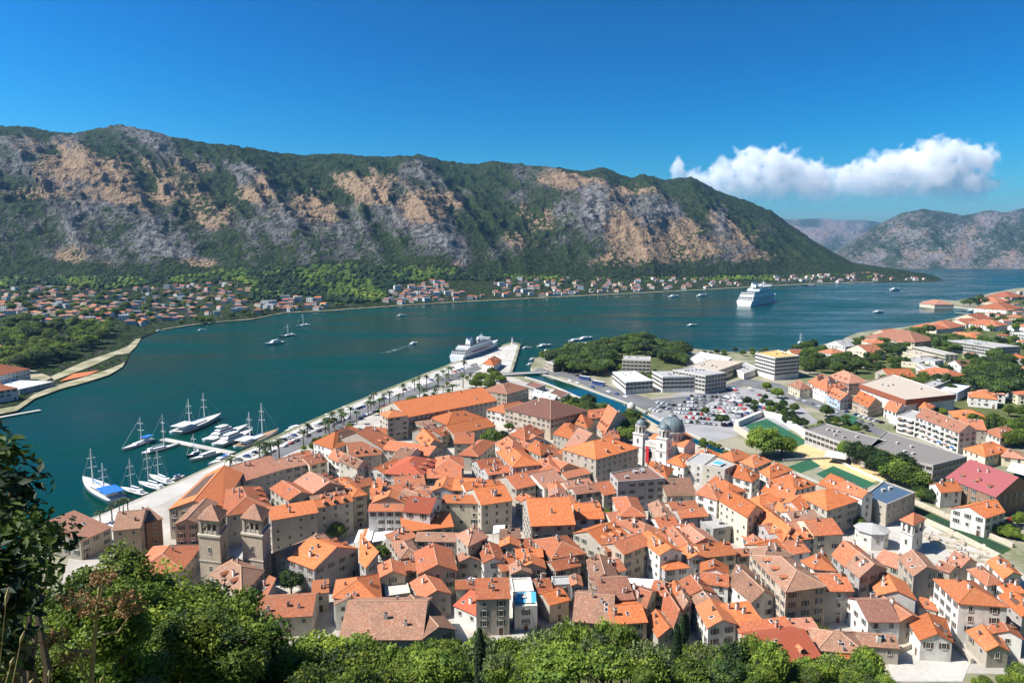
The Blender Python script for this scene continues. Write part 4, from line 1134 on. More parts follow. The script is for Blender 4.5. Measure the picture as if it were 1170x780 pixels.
for s in (-1, 1):
    m = MB(); m.box((-0.5, s*6.6, 8), (5.6, 5.6, 20), 'white'); m.box((-0.5, s*6.6, 11.4), (6.1, 6.1, .5), 'frame'); m.box((-0.5, s*6.6, 17.6), (6.2, 6.2, .6), 'frame')
    tw = m.obj('tower', ch)
    m = MB(); m.lathe((-0.5, s*6.6, 17.9), [(1.6, 0), (1.6, 4.2)], 'metal', 8)
    for i in range(8):
        t = 2*math.pi*i/8; m.box((-0.5+2.3*math.cos(t), s*6.6+2.3*math.sin(t), 19.9), (.7, .9, 4.1), 'white', t)
    m.lathe((-0.5, s*6.6, 21.6), [(2.3, -.5), (2.75, -.4), (2.85, 0.3), (2.4, .5)], 'white', 8, math.pi/8); m.obj('belfry', tw)
    m = MB(); m.lathe((-0.5, s*6.6, 22), [(2.6*math.cos(t), 2.7*math.sin(t)) for t in np.linspace(0, 1.5, 7)]+[(.15, 3.3), (.02, 3.4)], 'l', 16); cp = m.obj('cap_dome', tw, True)
    m = MB(); m.box((-0.5, s*6.6, 26), (.14, .14, 1.6), 'y'); m.box((-0.5, s*6.6, 26.1), (.14, .9, .14), 'y'); m.obj('cross', cp)
    for z in (3.5, 8.4, 13.2): link('window', WM[0], tw, (-3.31, s*6.6, z), -math.pi/2, (.8, 1, 1.4)); link('window', WM[0], tw, (-0.5, s*6.6-2.81, z), 0, (.8, 1, 1.4))
m = MB(); m.box((-0.6, 0, 6.5), (3.4, 8, 17), 'white'); m.box((-2.36, 0, 1.7), (.12, 2.4, 4), 'shutterb'); m.box((-2.4, 0, 8.2), (.1, 2, 3.2), 'glass'); m.box((-2.4, 0, 12.3), (.3, 8.2, .4), 'frame'); m.obj('front', ch)
m = MB(); m.box((-3.1, 1.2, 8.0), (.12, 1.8, 8.5), 'red'); m.tube([(-3.1, 0.2, 12.3), (-3.1, 2.2, 12.3)], .07, 'metal'); fl = m.obj('banner')
fl.location = P0; fl.rotation_euler = (0, 0, rz); tag(fl, 'long red banner hanging between the belfries of the domed church', 'banner')
m = MB(); pq = [gp(x_, y_, G+10.4) for x_, y_ in ((812, 530), (823, 532.5), (829, 529.5), (819, 527))]; pc_ = sum(pq, Vector())/4
quad_prism(m, [p-pc_ for p in pq], 0, .5, 'white', ); quad_prism(m, [(p-pc_)*.85 for p in pq], .45, .56, 'B'); po = m.obj('rooftop_pool'); po.location = pc_; tag(po, 'small bright blue pool on a grey flat roof behind the domed church', 'pool')
# ---- belfry by the river, octagonal chapel, gate turret
q = [(1028, 628), (1041, 634), (1053, 627), (1041, 621)]
cq = [gp(x, y, G) for x, y in q]; org = sum(cq, Vector())/4
bt = thing('bell_tower', 'square white belfry with an orange pyramid roof above the river bank', 'tower', org); Lq = [p-org for p in cq]
m = MB(); quad_prism(m, Lq, -2, 7.2, 'white'); w_ = m.obj('wall', bt)
m = MB(); quad_prism(m, [p*1.08 for p in Lq], 7.2, 7.6, 'frame'); quad_prism(m, [p*.5 for p in Lq], 7.6, 11.6, 'metal')
for i in range(4):
    A, B = Lq[i], Lq[(i+1) % 4]; e = math.atan2((B-A).y, (B-A).x)
    for f in (0.06, .5, .94): p = A.lerp(B, f); m.box((p.x*.96, p.y*.96, 9.5), (.8, .8, 4), 'white', e)
    p = (A+B)/2; m.box((p.x*.96, p.y*.96, 11.2), ((B-A).length, .7, 1.0), 'white', e)
m.obj('belfry', bt)
m = MB(); q = [p*1.25+Vector((0, 0, 11.7)) for p in Lq]
for i in range(4): slab(m, [q[i], q[(i+1) % 4], Vector((0, 0, 14.2))], 'r', .2)
m.obj('roof', bt)
for i in range(4):
    A, B = Lq[i], Lq[(i+1) % 4]; p = (A+B)/2; link('window', WM[0], bt, (p.x, p.y, 3.2), math.atan2((B-A).y, (B-A).x), (.9, 1, 1.2))
oc = gp(995, 622); o8 = thing('octagonal_chapel', 'pale chapel with a grey octagonal roof beside the square belfry', 'church', oc)
m = MB(); m.lathe((0, 0, 0), [(5.6, -2), (5.6, 6.2)], 'white', 8, .3); m.obj('wall', o8)
m = MB(); m.lathe((0, 0, 6.2), [(6.2, -.1), (6.2, .15), (0.05, 2.3)], 'g', 8, .3); m.obj('roof', o8)
for i in range(8):
    t = .3+math.pi/8+2*math.pi*i/8; link('window', WM[3], o8, (5.2*math.cos(t), 5.2*math.sin(t), 3), t+math.pi/2, .8)
gt = thing('gate_turret', 'pale round gate turret with a small dome at the wall by the canal', 'turret', gp(721, 477))
m = MB(); m.lathe((0, 0, 0), [(2.6, -2), (2.4, 6.5), (2.9, 6.7), (2.9, 7.3)], 'ruin', 12); m.obj('wall', gt)
m = MB(); m.lathe((0, 0, 7.3), [(2.7, 0), (2.5, 1.4), (1.5, 2.6), (.1, 3.2)], 'frame', 12); m.obj('dome', gt, True)
for i in range(6): link('window', WM[3], gt, (2.42*math.cos(i*1.047), 2.42*math.sin(i*1.047), 4), i*1.047+math.pi/2, .7)
# ---- walls, parapets, jetties
def wall_run(px, h, th, key, z0=-1.0, close=False):
    P = [gp(x, y, G) for x, y in px]; m = MB()
    for a, b in zip(P, P[1:]):
        e = b-a; L_ = e.length; c = (a+b)/2; m.box((c.x, c.y, G+(h+z0)/2), (L_+th*.6, th, h-z0), key, math.atan2(e.y, e.x))
    return m
def wall_thing(name, label, px, h, th, key, cat='wall'):
    o = wall_run(px, h, th, key).obj(name); return tag(o, label, cat)
wall_thing('city_wall', 'long pale city wall along the canal between the gate turret and the court', [(727, 478), (752, 493), (800, 517.5), (850, 535), (900, 551), (940, 565), (985, 588)], 3.2, 2.6, 'ruin')
wall_thing('canal_bank_wall', 'low stone bank wall on the far side of the canal', [(606, 425), (628, 430), (654, 438.5), (682, 448.5), (722, 463), (752, 479), (806, 504), (854, 523), (908, 540.5), (942, 555)], 0.9, 0.8, 'concrete')
wall_thing('canal_quay_wall', 'low stone quay wall on the town side of the canal', [(600, 431), (621, 437), (641, 445), (667, 457), (700, 469.5), (715, 476)], 0.8, 0.8, 'concrete')
wall_thing('river_bank_wall', 'stone parapet along the weedy river below the white gabled house', [(1043, 574), (1080, 590), (1120, 608.5), (1157, 625)], 1.6, 1.0, 'ruin')
wall_thing('river_quay_wall', 'stone quay wall between the ruins and the weedy river', [(1042, 589), (1090, 611), (1141, 637)], 1.6, 1.2, 'ruin')
wall_thing('terrace_wall', 'grey stone wall round the pale terrace at the foot of the slope', [(1012, 752), (1050, 735), (1090, 737), (1110, 757)], 1.4, 0.8, 'stone')
sheet('terrace_paving', [(1014, 754), (1050, 737), (1089, 739), (1108, 758), (1100, 778), (1020, 778)], 'quaypave', G+.1)
wall_thing('school_yard_wall', 'pale low wall between the green court and the school yard', [(895, 527), (950, 524), (1010, 552), (990, 566)], 1.2, .4, 'concrete')
wall_thing('stadium_stand', 'curved white concrete stand beside the green pitch', [(842, 487), (870, 475), (888, 478), (925, 502)], 3.5, 2.5, 'white', 'stand')
wall_thing('stadium_fence_wall', 'pale walls with small openings in front of the green pitch', [(839, 491), (860, 505), (884, 512)], 4.0, 1.0, 'ruin')
def ruin_bits():
    r = random.Random(4)
    for i in range(26):
        t = i/26; x, y = 1050+85*t+r.uniform(-8, 8), 602+36*t+r.uniform(-6, 14); P = gp(x, y); m = MB()
        m.box((0, 0, .4), (r.uniform(1.5, 6), .7, r.uniform(.8, 1.9)), 'ruin'); 
        if r.random() < .5: m.box((1.5, 1, .4), (.7, r.uniform(1.5, 4), r.uniform(.8, 1.6)), 'ruin')
        o = m.obj('ruin_wall'); o.location = P; o.rotation_euler = (0, 0, r.choice((-.5, 1.05))+r.uniform(-.1, .1)); tag(o, 'broken low masonry wall among the excavated ruins by the river', 'ruin', 'broken masonry among the ruins')
ruin_bits()
def jetty(name, label, a, b, wd, z=1.0, posts=6):
    A, B = gp(*a, z), gp(*b, z); e = B-A; ang = math.atan2(e.y, e.x); o = thing(name, label, 'jetty', ((A.x+B.x)/2, (A.y+B.y)/2, 0), rz=ang)
    m = MB(); m.box((0, 0, z-.25), (e.length, wd, .5), 'quaypave'); m.obj('deck', o)
    for i in range(posts):
        x = -e.length/2+e.length*(i+.5)/posts
        for s in (-1, 1): m = MB(); m.tube([(x, s*wd*.4, -2), (x, s*wd*.4, z-.4)], .3, 'concrete', 8); m.obj('pile', o)
jetty('jetty', 'long pale floating jetty with yachts moored on both sides', (186, 501), (266, 517), 4.5)
jetty('jetty', 'short white bathing jetty off the far flat shore', (-10, 478), (46, 468), 4, .8, 3)
jetty('jetty', 'small pale pier in the cove below the hillside houses', (1092, 357), (1130, 360), 6, 1.0, 3)
# ---- bridge over the canal mouth, awnings, bus, lighthouse
A, B = gp(574, 429.5), gp(625, 427); e = B-A; ang = math.atan2(e.y, e.x)
br = thing('bridge', 'low pale road bridge across the canal mouth', 'bridge', (A+B)/2, rz=ang)
m = MB(); m.box((0, 0, 1.0), (e.length, 9, .6), 'concrete'); m.obj('deck', br)
for s in (-1, 1): m = MB(); m.box((0, s*4.4, 1.7), (e.length, .3, .9), 'frame'); m.obj('parapet', br)
for x in (-.42, .42): m = MB(); m.box((x*e.length, 0, 0), (1.6, 8, 2.4), 'concrete'); m.obj('abutment', br)
lh = thing('pier_light', 'small white harbour light on the pier head', 'lighthouse', gp(585.5, 393))
m = MB(); m.lathe((0, 0, 0), [(1.5, 0), (1.1, 1), (.8, 7), (1.3, 7.2), (1.3, 7.5)], 'white', 10); m.obj('tower', lh); m = MB(); m.lathe((0, 0, 7.5), [(.7, 0), (.7, 1.5), (.9, 1.6), (.05, 2.4)], 'G', 8); m.obj('lantern', lh)
def awning(q, label, h=3.2, keys=('w',), n=1):
    P = [gp(x, y, G+h) for x, y in q]; o_ = sum(P, Vector())/4; o_.z = G; root = thing('awning', label, 'awning', o_); L_ = [p-o_ for p in P]
    for i in range(n):
        a, b = i/n, (i+1)/n; A, B, C, D = L_[0].lerp(L_[1], a), L_[0].lerp(L_[1], b), L_[3].lerp(L_[2], b), L_[3].lerp(L_[2], a)
        m = MB(); slab(m, [A, B, C+Vector((0, 0, .7)), D+Vector((0, 0, .7))], keys[i % len(keys)], .12); m.obj('canvas', root)
    for p in L_: m = MB(); m.tube([(p.x*.95, p.y*.95, 0), (p.x*.95, p.y*.95, h)], .06, 'metal', 5); m.obj('pole', root)
awning([(425, 619), (448, 615), (451, 607), (428, 610)], 'wide white awning over the cafe terrace in the square', 3.5)
awning([(404, 620), (424, 617), (428, 604), (410, 607)], 'tan and white striped awning beside the wide white awning', 3.5, ('w', 't', 'o', 'w'), 5)
awning([(727, 674), (742, 676), (752, 664), (716, 662)], 'white canvas roof in the courtyard between orange roofs', 4)
awning([(531, 671), (544, 671), (544, 662), (532, 662)], 'small white awning above the red metal roof', 4)
awning([(589, 688), (613, 688), (612, 678), (590, 678)], 'blue painted awning on the white roof-terrace house', 7.4, ('B', 'B', 'w', 'B'), 4)
awning([(563, 609), (576, 607), (577, 601), (564, 602)], 'pale awning at the foot of the cream house front', 3)
awning([(941, 521), (966, 524), (968, 519), (946, 516)], 'white market awning by the school road', 3.5)
awning([(1015, 482), (1026, 486), (1031, 479), (1020, 476)], 'white tent roof in front of the supermarket', 4)
awning([(958, 478), (975, 484), (981, 478), (966, 473)], 'green canvas market roof by the avenue', 3.5, ('court',))
awning([(1150, 537), (1172, 543), (1178, 534), (1156, 529)], 'white flat canopy beyond the raspberry hall', 3.5)
def parasol(px, py, key, label, grp, sc=1.0):
    r = thing('parasol', label, 'parasol', gp(px, py), grp); r.scale = (sc,)*3
    m = MB(); m.lathe((0, 0, 2.3), [(2.1, 0), (1.1, .45), (.05, .85)], key, 8); m.obj('canvas', r); m = MB(); m.tube([(0, 0, 0), (0, 0, 3.1)], .05, 'metal', 5); m.obj('pole', r)
for x, y in ((326, 655), (332, 651), (335, 657), (328, 647)): parasol(x, y, 'w', 'white parasol in the pale square below the bell towers', 'white parasols in the square')
r3 = random.Random(8)
for i in range(22): parasol(817+r3.uniform(0, 40), 444+r3.uniform(0, 34), r3.choice(('red', 'w', 'w', 'c')), 'market parasol standing at the edge of the crowded car park', 'parasols of the market by the car park', .95)
# ================================================================== BOATS
def hull_mb(L_, B_, H_, key, rake=.12, transom=.8, n=12, bot=None):
    m = MB(); rows = []
    for i in range(n+1):
        t = i/n; b = B_/2*(transom+(1-transom)*min(1, t/.35))*(1-max(0, (t-.42)/.58)**2.1) ; b = max(b, .02)
        x = -L_/2+L_*t; zs = H_*(1+.38*t*t); xs_ = x+rake*L_*(t**3)*.5
        rows.append(([xs_, b, zs], [x+rake*L_*t**3*.2, b*.82, .05], [x, 0, -.5]))
    vs = []; k = 5
    for s, w_, z_ in rows: vs += [tuple(s), tuple(w_), tuple(z_), (w_[0], -w_[1], w_[2]), (s[0], -s[1], s[2])]
    fs = [(i*k+j, i*k+j+1, (i+1)*k+j+1, (i+1)*k+j) for i in range(n) for j in range(4)]; fs.append((0, 4, 3, 2, 1)); m.raw(vs, fs, key)
    deck = MB(); vs = []
    for s, w_, z_ in rows: vs += [(s[0], s[1]*.94, s[2]-.12), (s[0], -s[1]*.94, s[2]-.12)]
    deck.raw(vs, [(2*i, 2*i+1, 2*i+3, 2*i+2) for i in range(n)], bot or 'teak')
    return m, deck
MT['cdeck'] = flat('pale_deck', (.66, .63, .57), .5)
def mast_mb(x, z0, h, sp=(.48, .74), r=.16, wd=2.3):
    m = MB(); m.tube([(x, 0, z0), (x, 0, z0+h)], [r, r*.55], 'mast', 6)
    return m, [(x, z0+h*f, wd*(1.1-f*.4)) for f in sp]
def sail_yacht(name, label, bow, stern, masts, hullkey='bwhite', beam=None, awn=None, tops=None, grp=None, cab=True):
    A, B = gp(*stern, 0), gp(*bow, 0); e = B-A; L_ = e.length; ang = math.atan2(e.y, e.x); W = beam or max(2.6, L_*.23); H_ = max(.9, L_*.055)
    root = thing(name, label, 'boat', ((A.x+B.x)/2, (A.y+B.y)/2, 0), grp, ang)
    h_, d_ = hull_mb(L_, W, H_, hullkey, .14, bot='teak' if 'wooden' in label else 'cdeck'); ho = h_.obj('hull', root, True); d_.obj('deck', root)
    m = MB(); m.tube([(-L_/2, W*.42, H_*.72), (0, W*.505, H_*.74), (L_*.2, W*.46, H_*.8)], .08, 'navy' if hullkey == 'bwhite' else 'bwhite', 4); m.obj('stripe', ho)
    if cab:
        m = MB(); m.box((-L_*.06, 0, H_+.35), (L_*.42, W*.55, .9), 'bwhite', taper=.86); m.box((-L_*.06, 0, H_+.42), (L_*.36, W*.56, .32), 'glass', taper=.97); m.box((-L_*.30, 0, H_+.75), (L_*.12, W*.5, 1.5), 'bwhite', taper=.85); m.obj('cabin', root)
    for i, (fx, h) in enumerate(masts):
        x = L_*fx; mm, sps = mast_mb(x, H_, h, r=.17+L_*.0055); mo = mm.obj('mast', root)
        for xx, z, wd in sps: m = MB(); m.tube([(xx, -wd, z), (xx, wd, z)], .13, 'mast', 5); m.obj('spreader', mo)
        bl = L_*(.26 if len(masts) > 1 else .36); m = MB(); m.tube([(x-.2, 0, H_+1.9), (x-bl, 0, H_+1.95)], .12, 'mast', 6); m.tube([(x-.4, 0, H_+2.15), (x-bl*.97, 0, H_+2.15)], [.26, .16], 'bluecloth' if awn else 'bwhite', 6); m.obj('boom', root)
        m = MB()
        for s in (-1, 1): m.tube([(x-.3, s*W*.46, H_), (x, 0, H_+h*.97)], .025, 'mast', 3)
        if i == 0: m.tube([(L_*.55, 0, H_*1.4), (x, 0, H_+h*.95)], .06, 'mast', 3)
        if i == len(masts)-1: m.tube([(-L_*.48, 0, H_), (x, 0, H_+h*.98)], .025, 'mast', 3)
        m.obj('rigging', root)
    if awn:
        m = MB(); q = [Vector((-L_*.46, -W*.42, H_+2.5)), Vector((-L_*.16, -W*.42, H_+2.5)), Vector((-L_*.16, W*.42, H_+2.5)), Vector((-L_*.46, W*.42, H_+2.5))]
        m.box((-L_*.31, 0, H_+2.5), (L_*.30, W*.86, .14), awn)
        for x in (-.45, -.17):
            for s in (-1, 1): m.tube([(x*L_, s*W*.4, H_-.1), (x*L_, s*W*.4, H_+2.5)], .05, 'mast', 4)
        m.obj('canopy', root)
    return root
sail_yacht('gulet', 'white two-masted gulet with a bright blue stern canopy', (97, 552), (134, 575), [(.22, 17), (-.12, 13)], awn='bluecloth')
sail_yacht('gulet', 'long white two-masted gulet moored off the jetty head', (250, 478), (200, 497), [(.16, 18), (-.18, 17)], awn='w')
sail_yacht('gulet', 'wooden-decked two-masted gulet alongside the quay by the jetty root', (316, 495), (272, 513), [(.12, 20), (-.2, 17)], awn='w')
sail_yacht('sailing_yacht', 'single-masted white yacht with a navy deck house moored by the quay', (140, 559), (166, 566), [(.1, 15)])
sail_yacht('sailing_yacht', 'tall-masted white yacht moored stern to the quay', (160, 553), (189, 561), [(.15, 17)])
sail_yacht('sailing_yacht', 'white yacht with a slanting forestay moored next to the tall-masted one', (172, 545), (196, 554), [(.1, 14)])
sail_yacht('sailing_yacht', 'yacht under a blue sail cover at the outer end of the jetty', (141, 515), (174, 503), [(-.12, 15)], awn='bluecloth')
sail_yacht('sailing_yacht', 'large white yacht moored inside the jetty head', (203, 509), (164, 519), [(.1, 19)], hullkey='bwhite')
sail_yacht('sailing_yacht', 'small dark-hulled sailing boat on the inner side of the jetty', (214, 522), (230, 517), [(0, 11)], hullkey='navy')
sail_yacht('sailing_yacht', 'dark sailing boat at anchor in the open bay', (320, 385), (338, 383), [(0, 15)], hullkey='navy')
sail_yacht('sailing_yacht', 'white sailing boat at anchor off the far shore', (339, 373), (354, 371.5), [(0, 18)])
sail_yacht('sailing_yacht', 'white sailing boat off the beach beside the ochre-topped hotel', (917, 391), (912, 392.5), [(0, 12)])
sail_yacht('sailing_yacht', 'tall sailing boat at anchor beyond the cruise ship', (920, 327), (931, 326.8), [(0, 30)], hullkey='navy')
def motor_yacht(name, label, bow, stern, decks=2, grp=None, hk='bwhite', top=None):
    A, B = gp(*stern, 0), gp(*bow, 0); e = B-A; L_ = e.length; ang = math.atan2(e.y, e.x); W = max(2.2, min(L_*.27, 9)); H_ = max(.9, L_*.075)
    root = thing(name, label, 'boat', ((A.x+B.x)/2, (A.y+B.y)/2, 0), grp, ang)
    h_, d_ = hull_mb(L_, W, H_, hk, .2, .92, bot='cdeck'); h_.obj('hull', root, True); d_.obj('deck', root)
    z = H_
    for k_ in range(decks):
        f = 1-.28*k_; m = MB(); hh = max(1.2, L_*.05); l_ = L_*.52*f
        m.box((-L_*.08, 0, z+hh/2), (l_, W*.72*f, hh), 'bwhite', taper=.84); m.box((-L_*.08, 0, z+hh*.62), (l_*.95, W*.725*f, hh*.36), 'glass', taper=.95); m.obj('cabin', root); z += hh
    m = MB(); m.box((-L_*.12, 0, z+.12), (L_*.22, W*.5, .14), top or 'bwhite'); m.tube([(-L_*.16, 0, z), (-L_*.2, 0, z+L_*.09)], .08, 'mast', 5); m.obj('radar_arch', root)
    return root
motor_yacht('motor_yacht', 'big white motor yacht outermost in the pair by the jetty', (280, 491), (237, 506), 3)
motor_yacht('motor_yacht', 'sleek white motor yacht inside the pair by the jetty', (286, 496), (248, 511), 2)
motor_yacht('motor_yacht', 'dark-sterned motor boat between the jetty and the quay', (219, 527), (250, 518), 1)
motor_yacht('motor_yacht', 'white motor boat lying close to the quay wall by the jetty root', (240, 532), (266, 522), 1, top='bluecloth')
motor_yacht('motor_boat', 'small motor boat with a blue top at the quay', (210, 545), (197, 549), 1, top='bluecloth')
motor_yacht('tour_boat', 'white tour boat alongside the quay beyond the gulets', (347, 487), (328, 494), 1)
motor_yacht('motor_boat', 'white boat moored at the quay wall opposite the orange hip roof', (379, 474), (369, 478.5), 1)
motor_yacht('motor_boat', 'white boat moored at the quay wall by the parked cars', (398, 465.5), (390, 469), 1)
motor_yacht('motor_boat', 'small boat at the quay wall before the palms', (426, 454), (420, 456.5), 1)
motor_yacht('motor_yacht', 'white motor cruiser under way in the middle of the bay', (303, 394.5), (323, 391.5), 2)
motor_yacht('speed_boat', 'speeding white boat at the head of a long wake', (476, 392), (469, 394), 1)
for i, (x, y) in enumerate(((622, 396), (627, 402), (658, 390), (669, 387.5), (664, 394))):
    motor_yacht('motor_yacht', ['boat curving in off the wooded park, closest to the pier', 'low white boat hugging the park shore', 'long white boat off the wooded park', 'white boat farthest out off the wooded park', 'white boat nearest the trees of the park'][i].replace('closest to', 'just across from').replace('nearest the trees', 'just off the trees').replace('farthest', 'well'), (x+7, y-1.2), (x-7, y+.6), 1)
for x, y, l in ((791, 372, 'lone white boat between the park and the cruise ship'), (459, 361, 'white boat off the pale hamlet'), (183, 378.5, 'white boat by the flat shore beach'), (231, 377.5, 'white boat just off the far town quay'), (1023, 332, 'small white boat far out before the mountain gap'), (1004, 357, 'small white boat in the right-hand arm of the bay'.replace('right-hand', 'northern')), (802, 338.5, 'small boat near the long shore village'), (770, 339.5, 'tiny white boat by the shore village'), (602, 398, 'dinghy lying at the pier head'), (1112, 355.5, 'long white ferry in the cove'), (607, 417, 'white boat in the canal mouth basin'), (610, 411, 'boat moored under the park trees at the canal mouth'), (590, 395, 'tender moored beside the harbour light')):
    motor_yacht('motor_boat', l, (x+5, y-.5), (x-5, y+.4), 1)
P_, Q_ = gp(470, 394, .05), gp(440, 403, .05); e = Q_-P_; nn = Vector((-e.y, e.x, 0)).normalized(); vs = []
for i in range(13): t = i/12; p = P_+e*t; w_ = .6+4*t**.7; vs += [p+nn*w_*(1+.25*math.sin(i*2.1)), p-nn*w_*(1+.25*math.cos(i*1.7))]
def wake_mat():
    k = NT('wake_foam'); n = k.noise(.35, 4); k.fin((0.5, 0.62, 0.62), .6); tr = k.n('BsdfTransparent'); ms = k.n('MixShader'); k.l(k.ramp(n, .5, .72), ms.inputs[0]); k.l(tr.outputs[0], ms.inputs[1]); k.l(k.b.outputs[0], ms.inputs[2]); k.l(ms.outputs[0], k.out.inputs[0]); return k.m
MT['wakef'] = wake_mat(); m = MB(); m.raw(vs, [(2*i+1, 2*i, 2*i+2, 2*i+3) for i in range(12)], 'wakef'); struct(m.obj('wake_foam'), 'stuff')
# ---- cruise ships
def cruise_ship(name, label, stern, head, L_, B_, H_, tiers, hk='bwhite', funnel='bwhite'):
    A = gp(*stern, 0); ang = R(head); c = A+Vector((math.cos(ang), math.sin(ang), 0))*L_/2
    root = thing(name, label, 'ship', (c.x, c.y, 0), rz=ang)
    h_, d_ = hull_mb(L_, B_, H_, hk, .12, .97, 20, 'bwhite'); ho = h_.obj('hull', root); d_.obj('deck', root)
    m = MB(); m.box((-L_*.06, 0, .35), (L_*.84, B_*1.0, .7), 'navy'); m.obj('boot_stripe', ho)
    for s in (-1, 1):
        for k_ in range(int(L_/7)):
            x = -L_*.44+k_*7*.85
            if x > L_*.22: break
            m2 = MB(); m2.box((x, s*B_*.497, H_*.62), (2.6, .25, 1.2), 'glass'); m2.obj('porthole', ho)
    z = H_; dh = H_*.33
    for k_ in range(tiers):
        f0, f1 = -.47+.018*k_+(.03*k_ if k_ > tiers-3 else 0), .30-.034*k_; l_ = (f1-f0)*L_; x = (f0+f1)/2*L_; w_ = B_*(.97-.035*k_)
        m = MB(); m.box((x, 0, z+dh*.2), (l_, w_, dh*.42), 'bwhite'); m.box((x-L_*.003, 0, z+dh*.7), (l_*.985, w_*.955, dh*.6), 'glass' if k_ % 3 != 2 else 'bwhite'); 
        nb = int(l_/5)
        for j in range(nb):
            for s in (-1, 1): m.box((x-l_/2+(j+.5)*l_/nb, s*w_*.478, z+dh*.7), (.5, w_*.045, dh*.6), 'bwhite')
        for j in range(6): m.box((x-l_/2+.1, -w_*.45+w_*.9*j/5, z+dh*.7), (.5, .5, dh*.6), 'bwhite')
        m.obj('deck_tier', root); z += dh
    m = MB(); m.box((L_*.16, 0, z+dh*.4), (L_*.05, B_*.98, dh*.9), 'bwhite'); m.box((L_*.16, 0, z+dh*.55), (L_*.052, B_*.99, dh*.35), 'glass'); m.obj('bridge', root)
    m = MB(); m.box((-L_*.2, 0, z+dh*1.3), (L_*.075, B_*.34, dh*2.8), funnel, taper=.7); m.box((-L_*.215, 0, z+dh*2.9), (L_*.05, B_*.2, dh*.5), 'navy', taper=.9); m.obj('funnel', root)
    m = MB(); m.tube([(L_*.10, 0, z), (L_*.10, 0, z+dh*3.4)], [dh*.3, dh*.08], 'bwhite', 6); m.box((L_*.1, 0, z+dh*2), (dh*.5, dh*2.2, dh*.3), 'bwhite'); m.lathe((L_*.02, 0, z), [(dh*.7, 0), (dh*.9, dh*.6), (dh*.5, dh*1.2), (.05, dh*1.4)], 'bwhite', 10); m.obj('mast', root)
    for s in (-1, 1):
        for k_ in range(5):
            m = MB(); m.box((-L_*.25+k_*L_*.085, s*B_*.51, H_+dh*.55), (L_*.05, B_*.07, dh*.55), 'y' if tiers > 5 else 'red', taper=.8); m.obj('lifeboat', root)
    return root
cruise_ship('cruise_ship', 'big white cruise ship under way in the middle of the bay', (850, 350), 55, 225, 33, 11, 7)
cruise_ship('cruise_ship', 'small white cruise ship berthed along the town pier', (521.5, 413.5), 70.5, 112, 16, 6.5, 4)
# ================================================================== CARS
def car_mesh(key, i):
    m = MB(); prof = [(-2.1, .35), (-2.15, .8), (-1.9, 1.0), (-1.2, 1.02), (-.75, 1.45), (.55, 1.47), (1.15, 1.0), (1.95, .86), (2.15, .62), (2.1, .35)]
    vs = [(x, -.86*(.86 if z > 1.1 else 1), z) for x, z in prof]+[(x, .86*(.86 if z > 1.1 else 1), z) for x, z in prof]; n = len(prof)
    m.raw(vs, [tuple(range(n))[::1], tuple(range(2*n-1, n-1, -1))]+[(i_, n+i_, n+(i_+1) % n, (i_+1) % n) for i_ in range(n)], key)
    for s in (-1, 1): m.raw([(-1.05, s*.845, 1.05), (.95, s*.845, 1.05), (.5, s*.765, 1.4), (-.72, s*.765, 1.4)], [(0, 1, 2, 3)] if s < 0 else [(3, 2, 1, 0)], 'glass')
    m.raw([(1.1, -.7, 1.06), (1.1, .7, 1.06), (.6, .62, 1.45), (.6, -.62, 1.45)], [(0, 1, 2, 3)], 'glass'); m.raw([(-1.24, -.7, 1.06), (-1.24, .7, 1.06), (-.8, .62, 1.42), (-.8, -.62, 1.42)], [(3, 2, 1, 0)], 'glass')
    return m.mesh('body')
CARC = {'white': (.75, .75, .75), 'silver': (.42, .43, .45), 'grey': (.14, .145, .15), 'black': (.015, .015, .018), 'red': (.42, .03, .025), 'blue': (.03, .07, .22)}
CARM = {}
for kk, cc in CARC.items(): MT['car_'+kk] = flat('car_paint_'+kk, cc, .25, .5, var=.03); CARM[kk] = car_mesh('car_'+kk, 0)
_w = MB(); _w.tube([(0, -.1, 0), (0, .1, 0)], .32, 'rub', 12); _w.tube([(0, -.11, 0), (0, .11, 0)], .17, 'mast', 8); WHEEL = _w.mesh('wheel')
NCAR = 0
def car(P, rz, r, place, grp, wheels=True, col=None):
    global NCAR; NCAR += 1
    kk = col or r.choices(list(CARC), (6, 5, 4, 4, 2, 2))[0]
    root = link('parked_car', None, None, P, rz); tag(root, '%s car parked %s' % (kk, place), 'car', '%s cars %s' % (kk, grp))
    link('body', CARM[kk], root)
    if wheels:
        for x in (-1.3, 1.35):
            for s in (-1, 1): link('wheel', WHEEL, root, (x, s*.78, .32))
    return root
r4 = random.Random(21)
def lot(cor, rows, cols, place, grp, fill=.9, nest=True, rzo=0):
    A, B, C, D = (gp(x, y, G+.05) for x, y in cor)
    for i in range(rows):
        for j in range(cols):
            if r4.random() > fill: continue
            u, v = (j+.5+r4.uniform(-.12, .12))/cols, (i+.5)/rows; P = (A*(1-u)+B*u)*(1-v)+(D*(1-u)+C*u)*v; e = B-A
            car(P, math.atan2(e.y, e.x)+math.pi/2*(1-rzo)+(math.pi if r4.random() < .4 else 0)+r4.uniform(-.06, .06), r4, place, grp, False)
lot([(752, 482), (815, 488), (862, 454), (790, 451)], 8, 15, 'in the crowded car park behind the domed church', 'in the crowded car park', .88)
lot([(822, 488), (842, 486), (888, 460), (866, 455)], 8, 5, 'at the far end of the crowded car park', 'at the far end of the car park', .75)
lot([(735, 474), (752, 479), (775, 462), (752, 458)], 4, 4, 'in the corner of the car park by the canal', 'in the canal corner of the car park', .8)
